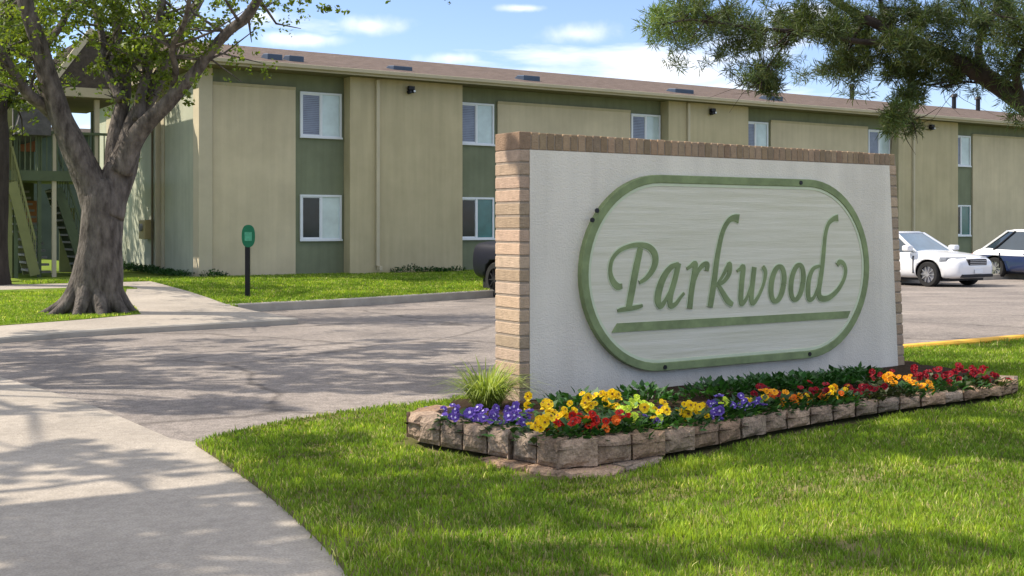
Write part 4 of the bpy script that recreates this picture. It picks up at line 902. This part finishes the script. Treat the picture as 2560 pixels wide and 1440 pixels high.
def side_tree(j, hgt, rad, n, lab, size=.115):
    x, y = TRK[j]; z = asph(y); e = empty('street_tree', (x, y, z), lab, 'tree', 'street trees left of the frame'); bm = bmesh.new(); c2 = list(crown[j])
    P, W = smooth_path([(x,y,z-.1),(x+.05,y,1.2),(x-.05,y+.1,2.6),(x+.3,y,hgt*.62),(x+.6,y+.1,hgt*.85)], [.36,.27,.23,.15,.05], 4); tube(bm, P, W, 12, wob=.2)
    for k in range(n):
        an = random.uniform(0, 6.28); rr = rad*math.sqrt(random.random()); zz = 4.6+(hgt-4.6)*random.random()
        c = Vector((x+math.cos(an)*rr, y+math.sin(an)*rr, zz)); g_ = c-OFF*zz; fw = g_.x*s_+g_.y*c_; rt = g_.x*c_-g_.y*s_
        if fw > 1.5 and -.62 < rt/fw < .55: continue
        fw = c.x*s_+c.y*c_; rt = c.x*c_-c.y*s_
        if fw > 0 and rt/fw > -.55: continue
        c2.append((c, random.uniform(.45, .8), 90, random.uniform(.8, 1.2)))
    for i, (c, r, m_, b_) in enumerate(c2):
        if i % 5 == 0:
            s0 = P[int(len(P)*random.uniform(.5, .85))]; mid = s0.lerp(c, .5)+Vector((0,0,.35)); tube(bm, [s0, mid, c], [.055, .035, .012], 5)
    finish('trunk', bm, M_bark, e, smooth=True); V, F_, C = leaves(c2, size, .6); npmesh('crown', V-np.array([[x, y, z]]), F_, C, M_leaf, e)
side_tree(0, 8.5, 4.0, 60, 'broad street tree beyond the left edge of the photo by the road')
side_tree(1, 8.0, 3.6, 60, 'broad street tree beyond the left edge of the photo by the near pavement')
side_tree(2, 8.5, 3.6, 50, 'street tree nearest the camera, outside the left edge of the photo')
# tree behind the stair tower, shading the end wall
x, y = 2.6, 38.5; e = empty('shade_tree', (x, y, 0), 'leafy tree rising behind the stair tower roof', 'tree'); bm = bmesh.new(); c2 = []
P, W = smooth_path([(x,y,-.1),(x,y+.1,2),(x+.3,y,4),(x+1.2,y-.4,6.2),(x+1.8,y-.8,8.2)], [.3,.24,.2,.13,.04], 4); tube(bm, P, W, 10, wob=.2)
for k in range(62):
    c = Vector((x+2.3+random.gauss(0, 1.5), y-1.4+random.gauss(0, 1.8), random.uniform(5.2, 9.2)))
    if k > 20: P_ = Vector((XC, random.uniform(29.9, 38), random.uniform(.2, 4.9))); h_ = random.uniform(6.6, 8.2)-P_.z; c = P_+OFF*h_
    c2.append((c, random.uniform(.5, .8), 170, random.uniform(.8, 1.2)))
    if k % 2: s0 = P[int(len(P)*random.uniform(.5, .9))]; tube(bm, [s0, s0.lerp(c, .5)+Vector((0,0,.2)), c], [.06, .04, .015], 5)
finish('trunk', bm, M_bark, e, smooth=True); V, F_, C = leaves(c2, .14, .6); npmesh('crown', V-np.array([[x, y, 0]]), F_, C, M_leaf, e)

# ------------------------------------------------------------ green marker sign on a black post
p = G(619, 744, lawnz); e = empty('marker_sign', (p.x, p.y, p.z), 'small green rounded sign on a black post in the building lawn', 'sign', rz=-TH)
sc = (p.x*s_+p.y*c_)/F
bm = bmesh.new(); box(bm, -.045, .045, -.045, .045, -.1, (744-612)*sc); finish('post', bm, M_black, e, world=False, bevel=.006)
zc = (744-590)*sc; bm = bmesh.new(); P = []
for k in range(32):
    an = 2*math.pi*k/32; cx_, sx_ = math.cos(an), math.sin(an); P.append((math.copysign(abs(cx_)**.8, cx_)*16.5*sc+.03, -.075, zc+math.copysign(abs(sx_)**.8, sx_)*28*sc))
prism(bm, P, (0, .028, 0)); bmesh.ops.recalc_face_normals(bm, faces=bm.faces[:]); pn = finish('sign_panel', bm, mat('sign_teal', (.012, .17, .085), .4, .15, 8), e, world=False)
bm = bmesh.new(); box(bm, .03-9*sc, .03+9*sc, -.080, -.0765, zc-12*sc, zc+10*sc); finish('sign_face', bm, mat('sign_teal_light', (.09, .38, .24), .5, .2, 30), pn, world=False)
# black short post at the foot of the end wall
p = EY(304, 600); bm = bmesh.new(); box(bm, XC-.5, XC-.38, p.y-.6, p.y-.35, -.1, 1.05); box(bm, XC-.52, XC-.36, p.y-.62, p.y-.33, 1.05, 1.1); o = finish('bollard', bm, M_black, None, bevel=.015); tag(o, 'short black bollard by the end wall right of the tree trunk', 'bollard')

# ------------------------------------------------------------ cars
M_tyre = mat('tyre', (.02, .02, .02), .85, .2, 10); M_rim = mat('alloy', (.42, .42, .44), .35, .08, 10, metal=.6, spec=.5)
M_cglass = mat('car_glass', (.025, .04, .055), .05, .2, 2, spec=1.0); M_wind = mat('windscreen', (.07, .14, .22), .06, .2, 2, spec=1.0)
M_lamp = mat('lamp_glass', (.45, .48, .52), .1, .15, 20, spec=1.0); M_plast = mat('black_plastic', (.015, .015, .018), .6, .2, 10)
def car(name, loc, rz, label, mbody, mupper, Lc=4.55, Wd=1.82, Ht=1.45, suv=False, truck=False):
    """nose towards +x in its own space, wheels on z=0"""
    e = empty(name, loc, label, 'car', rz=rz); hw = Wd/2; L2 = Lc/2
    zb = .20; belt = .90 if not suv else .98
    st = [(-L2, .30, .62, .70), (-L2+.06, .24, .86, .86), (-L2+.5, .19, .97, .96), (-L2+1.0, .19, .96, 1), (-.4, .19, .93, 1), (.55, .19, .94, 1), (1.0, .19, .93, .99), (L2-.75, .19, .885, .97), (L2-.30, .20, .82, .91), (L2-.07, .24, .73, .80), (L2, .30, .60, .66)]
    if truck:
        belt = 1.20; st = [(-L2, .45, 1.18, .93), (-L2+.05, .38, 1.24, .96), (-L2+.4, .36, 1.25, 1), (-L2+1.2, .34, 1.24, 1), (-.4, .32, 1.22, 1), (.9, .32, 1.18, 1), (L2-.8, .32, 1.12, .98), (L2-.2, .34, 1.05, .94), (L2, .42, .95, .85)]
    bm = bmesh.new(); rings = []
    for x, z0, z1, wf in st:
        w1 = hw*wf; h_ = z1-z0
        prof = [(0, z0), (w1*.80, z0), (w1*.965, z0+h_*.10), (w1, z0+h_*.42), (w1*.985, z0+h_*.70), (w1*.93, z1-h_*.09), (w1*.78, z1-.015), (w1*.4, z1+.012), (0, z1+.02)]
        full = prof+[(-a, b) for a, b in reversed(prof[1:-1])]
        rings.append([bm.verts.new((x, a, b)) for a, b in full])
    n = len(rings[0])
    for i in range(len(rings)-1):
        for k in range(n): bm.faces.new((rings[i][k], rings[i][(k+1) % n], rings[i+1][(k+1) % n], rings[i+1][k])).material_index = 2 if 4 <= k <= 11 else 0
    bm.faces.new(rings[0]); bm.faces.new(rings[-1]); bmesh.ops.recalc_face_normals(bm, faces=bm.faces[:])
    o = finish('body', bm, [mbody, M_plast, mupper], e, smooth=True, world=False); sb = o.modifiers.new('s', 'SUBSURF'); sb.levels = 2; sb.render_levels = 2
    wx = (L2-.88, -L2+1.05 if truck else -L2+.98); rw = .39 if truck else .325
    cb = bmesh.new()
    for x in wx: cyl(cb, (x, 0, rw+.01), rw+.055, Wd+.6, 'Y', 36)
    cut = finish('cut', cb, M_plast); cut.location = e.location; cut.rotation_euler = e.rotation_euler
    bo = o.modifiers.new('b', 'BOOLEAN'); bo.object = cut; bo.operation = 'DIFFERENCE'; bo.solver = 'FAST'
    bpy.context.view_layer.update(); dg = bpy.context.evaluated_depsgraph_get(); me = bpy.data.meshes.new_from_object(o.evaluated_get(dg), depsgraph=dg)
    o.modifiers.clear(); o.data = me; bpy.data.objects.remove(cut)

    bm = bmesh.new(); box(bm, -L2+.25, L2-.35, -hw*.78, hw*.78, .16, .55); finish('chassis', bm, M_plast, e, world=False)
    # greenhouse: lower ring at the belt, roof ring
    lo = [(-L2+.42, .66), (-L2+.9, .80), (.2, .82), (L2-1.32, .76)] if not suv else [(-L2+.16, .72), (-L2+.7, .80), (.2, .82), (L2-1.25, .76)]
    up = [(-L2+1.22, .54), (-L2+1.5, .59), (0.0, .60), (L2-2.12, .56)] if not suv else [(-L2+.62, .58), (-L2+1.0, .61), (.0, .62), (L2-2.02, .57)]
    if truck: lo = [(-.55, .74), (-.3, .80), (.2, .82), (L2-1.25, .76)]; up = [(-.40, .60), (-.1, .64), (.3, .64), (L2-2.0, .58)]
    zl = belt-.02; zu = Ht-.05
    def ringpts(R_, z, k=1.0): return [(x, y*hw/.91*k, z) for x, y in R_]+[(x, -y*hw/.91*k, z) for x, y in reversed(R_)]
    bm = bmesh.new(); a = [bm.verts.new(p) for p in ringpts(lo, zl)]; b = [bm.verts.new(p) for p in ringpts(up, zu)]; n = len(a)
    for k in range(n):
        f_ = bm.faces.new((a[k], a[(k+1) % n], b[(k+1) % n], b[k])); f_.material_index = 1 if k == 3 else 0
    bm.faces.new(b); bm.faces.new(list(reversed(a))); bmesh.ops.recalc_face_normals(bm, faces=bm.faces[:]); finish('windows', bm, [M_cglass, M_wind], e, world=False)
    bm = bmesh.new(); a = [bm.verts.new(p) for p in ringpts(up, zu-.035, 1.03)]; b = [bm.verts.new(p) for p in ringpts(up, zu+.012, 1.0)]; cc = [bm.verts.new((p[0]*.93, p[1]*.72, p[2])) for p in ringpts(up, zu+.048)]
    for k in range(n): bm.faces.new((a[k], a[(k+1) % n], b[(k+1) % n], b[k])); bm.faces.new((b[k], b[(k+1) % n], cc[(k+1) % n], cc[k]))
    bm.faces.new(cc); bm.faces.new(list(reversed(a))); bmesh.ops.recalc_face_normals(bm, faces=bm.faces[:]); finish('roof', bm, mupper, e, smooth=True, world=False)
    for sgn in (1, -1):
        def W3(p, z): return Vector((p[0], sgn*p[1]*hw/.91*1.012, z))
        for i, wd in ((3, .07), (0, .10)):
            bm = bmesh.new(); bar(bm, W3(lo[i], zl), W3(up[i], zu), wd, .05); finish('pillar', bm, mupper, e, world=False)
        bm = bmesh.new(); bar(bm, W3((lo[2][0]-.25, lo[2][1]), zl), W3((up[2][0]-.15, up[2][1]), zu), .07, .03); finish('pillar', bm, M_plast, e, world=False)
        bm = bmesh.new(); bar(bm, W3(lo[1], zl), W3(up[1], zu), .07, .03); finish('pillar', bm, mupper if suv else M_plast, e, world=False)
        bm = bmesh.new(); x0, x1 = L2-1.55, L2-1.33; box(bm, x0, x1, sgn*hw*.93, sgn*(hw+.16), belt+.02, belt+.17); bmesh.ops.recalc_face_normals(bm, faces=bm.faces[:]); finish('mirror', bm, mupper, e, world=False, bevel=.04)
        bm = bmesh.new(); box(bm, -.45, -.25, sgn*hw*.985, sgn*(hw+.018), belt-.15, belt-.12); finish('door_handle', bm, mbody, e, world=False)
        for xs in (.95, -.3, -1.25):
            bm = bmesh.new(); box(bm, xs, xs+.012, sgn*hw*.95, sgn*(hw*1.003), .34, belt-.10); finish('door_seam', bm, M_plast, e, world=False)
        for x in wx:
            bm = bmesh.new(); segs = 30; prof = [(rw*.66, -.10), (rw*.93, -.105), (rw, -.07), (rw, .07), (rw*.93, .105), (rw*.66, .10)]
            vv = [[bm.verts.new((x+math.cos(2*math.pi*k/segs)*r, sgn*(hw-.115)+y, rw+math.sin(2*math.pi*k/segs)*r)) for r, y in prof] for k in range(segs)]
            for k in range(segs):
                for j in range(len(prof)): bm.faces.new((vv[k][j], vv[k][(j+1) % len(prof)], vv[(k+1) % segs][(j+1) % len(prof)], vv[(k+1) % segs][j]))
            bmesh.ops.recalc_face_normals(bm, faces=bm.faces[:]); wo = finish('wheel', bm, M_tyre, e, world=False)
            bm = bmesh.new(); yy = sgn*(hw-.035); cyl(bm, (x, yy, rw), .055, .03, 'Y', 14)
            for k in range(10): an = 2*math.pi*k/10; bar(bm, (x+math.cos(an)*.04, yy, rw+math.sin(an)*.04), (x+math.cos(an)*rw*.64, yy-sgn*.01, rw+math.sin(an)*rw*.64), .036, .02)
            cyl(bm, (x, sgn*(hw-.09), rw), rw*.66, .04, 'Y', 28); finish('rim', bm, M_plast if truck else M_rim, wo, world=False)
        # lamps
        bm = bmesh.new(); pts = [(L2-.20, .30), (L2-.24, .62), (L2-.42, .80), (L2-.60, .845)]
        A = [bm.verts.new((x+.055, sgn*y*hw/.91, z)) for x, y in pts for z in (.66, .78)]
        for i in range(3): bm.faces.new((A[2*i], A[2*i+1], A[2*i+3], A[2*i+2]))
        r_ = bmesh.ops.solidify(bm, geom=bm.faces[:], thickness=.05); bmesh.ops.recalc_face_normals(bm, faces=bm.faces[:]); finish('headlight', bm, M_lamp, e, world=False)
        bm = bmesh.new(); box(bm, -L2-.012, -L2+.05, sgn*hw*.45, sgn*hw*.66, .62, .76); finish('tail_light', bm, mat('tail_red', (.35, .01, .01), .2, .1, 10), e, world=False, bevel=.02)
    bm = bmesh.new(); box(bm, L2-.14, L2-.0, -.38, .38, .56, .73); gr = finish('grille', bm, M_plast, e, world=False, bevel=.03)
    bm = bmesh.new(); 
    for k in range(3): box(bm, L2-.003, L2+.008, -.33, .33, .59+k*.045, .605+k*.045)
    finish('grille_bar', bm, M_rim, gr, world=False)
    bm = bmesh.new(); box(bm, L2-.10, L2+.010, -.62, .62, .26, .34); finish('lower_intake', bm, M_plast, e, world=False, bevel=.015)
    bm = bmesh.new(); box(bm, L2+.005, L2+.022, -.16, .16, .36, .46); finish('number_plate', bm, M_white, e, world=False)
    return e
wpaint = mat('paint_white', (.72, .73, .75), .25, .02, 3, coat=.6, spec=.5); npaint = mat('paint_navy', (.02, .035, .10), .25, .05, 3, coat=.7, spec=.5); kpaint = mat('paint_black', (.006, .007, .016), .5, .1, 3, coat=.08, spec=.25)
def place(x, y): return G(x, y, asph)
p = place(2320, 717)    # near front wheel of the white sedan; nose points to -Y
car('parked_car', (p.x+.86, p.y+1.4, p.z), R(-90), 'white sedan parked nose out just right of the sign wall', wpaint, wpaint, Ht=1.44)
p2 = place(2492, 698); 
car('parked_car', (p2.x+.86, p2.y-1.35, p2.z), R(-90), 'dark blue car with white upper body cut by the right edge of the photo', npaint, wpaint, Lc=4.8, Ht=1.5)
p3 = place(1244, 744)
car('parked_truck', (p3.x+.93, p3.y-1.45, p3.z), R(-90), 'black pickup showing only its tail behind the left edge of the sign wall', kpaint, kpaint, Lc=5.2, Wd=1.95, Ht=1.8, truck=True)
for o in list(bpy.data.objects):
    if o.type == 'MESH' and o.data.users == 1 and len(o.data.polygons) == 0: print('EMPTY', o.name)
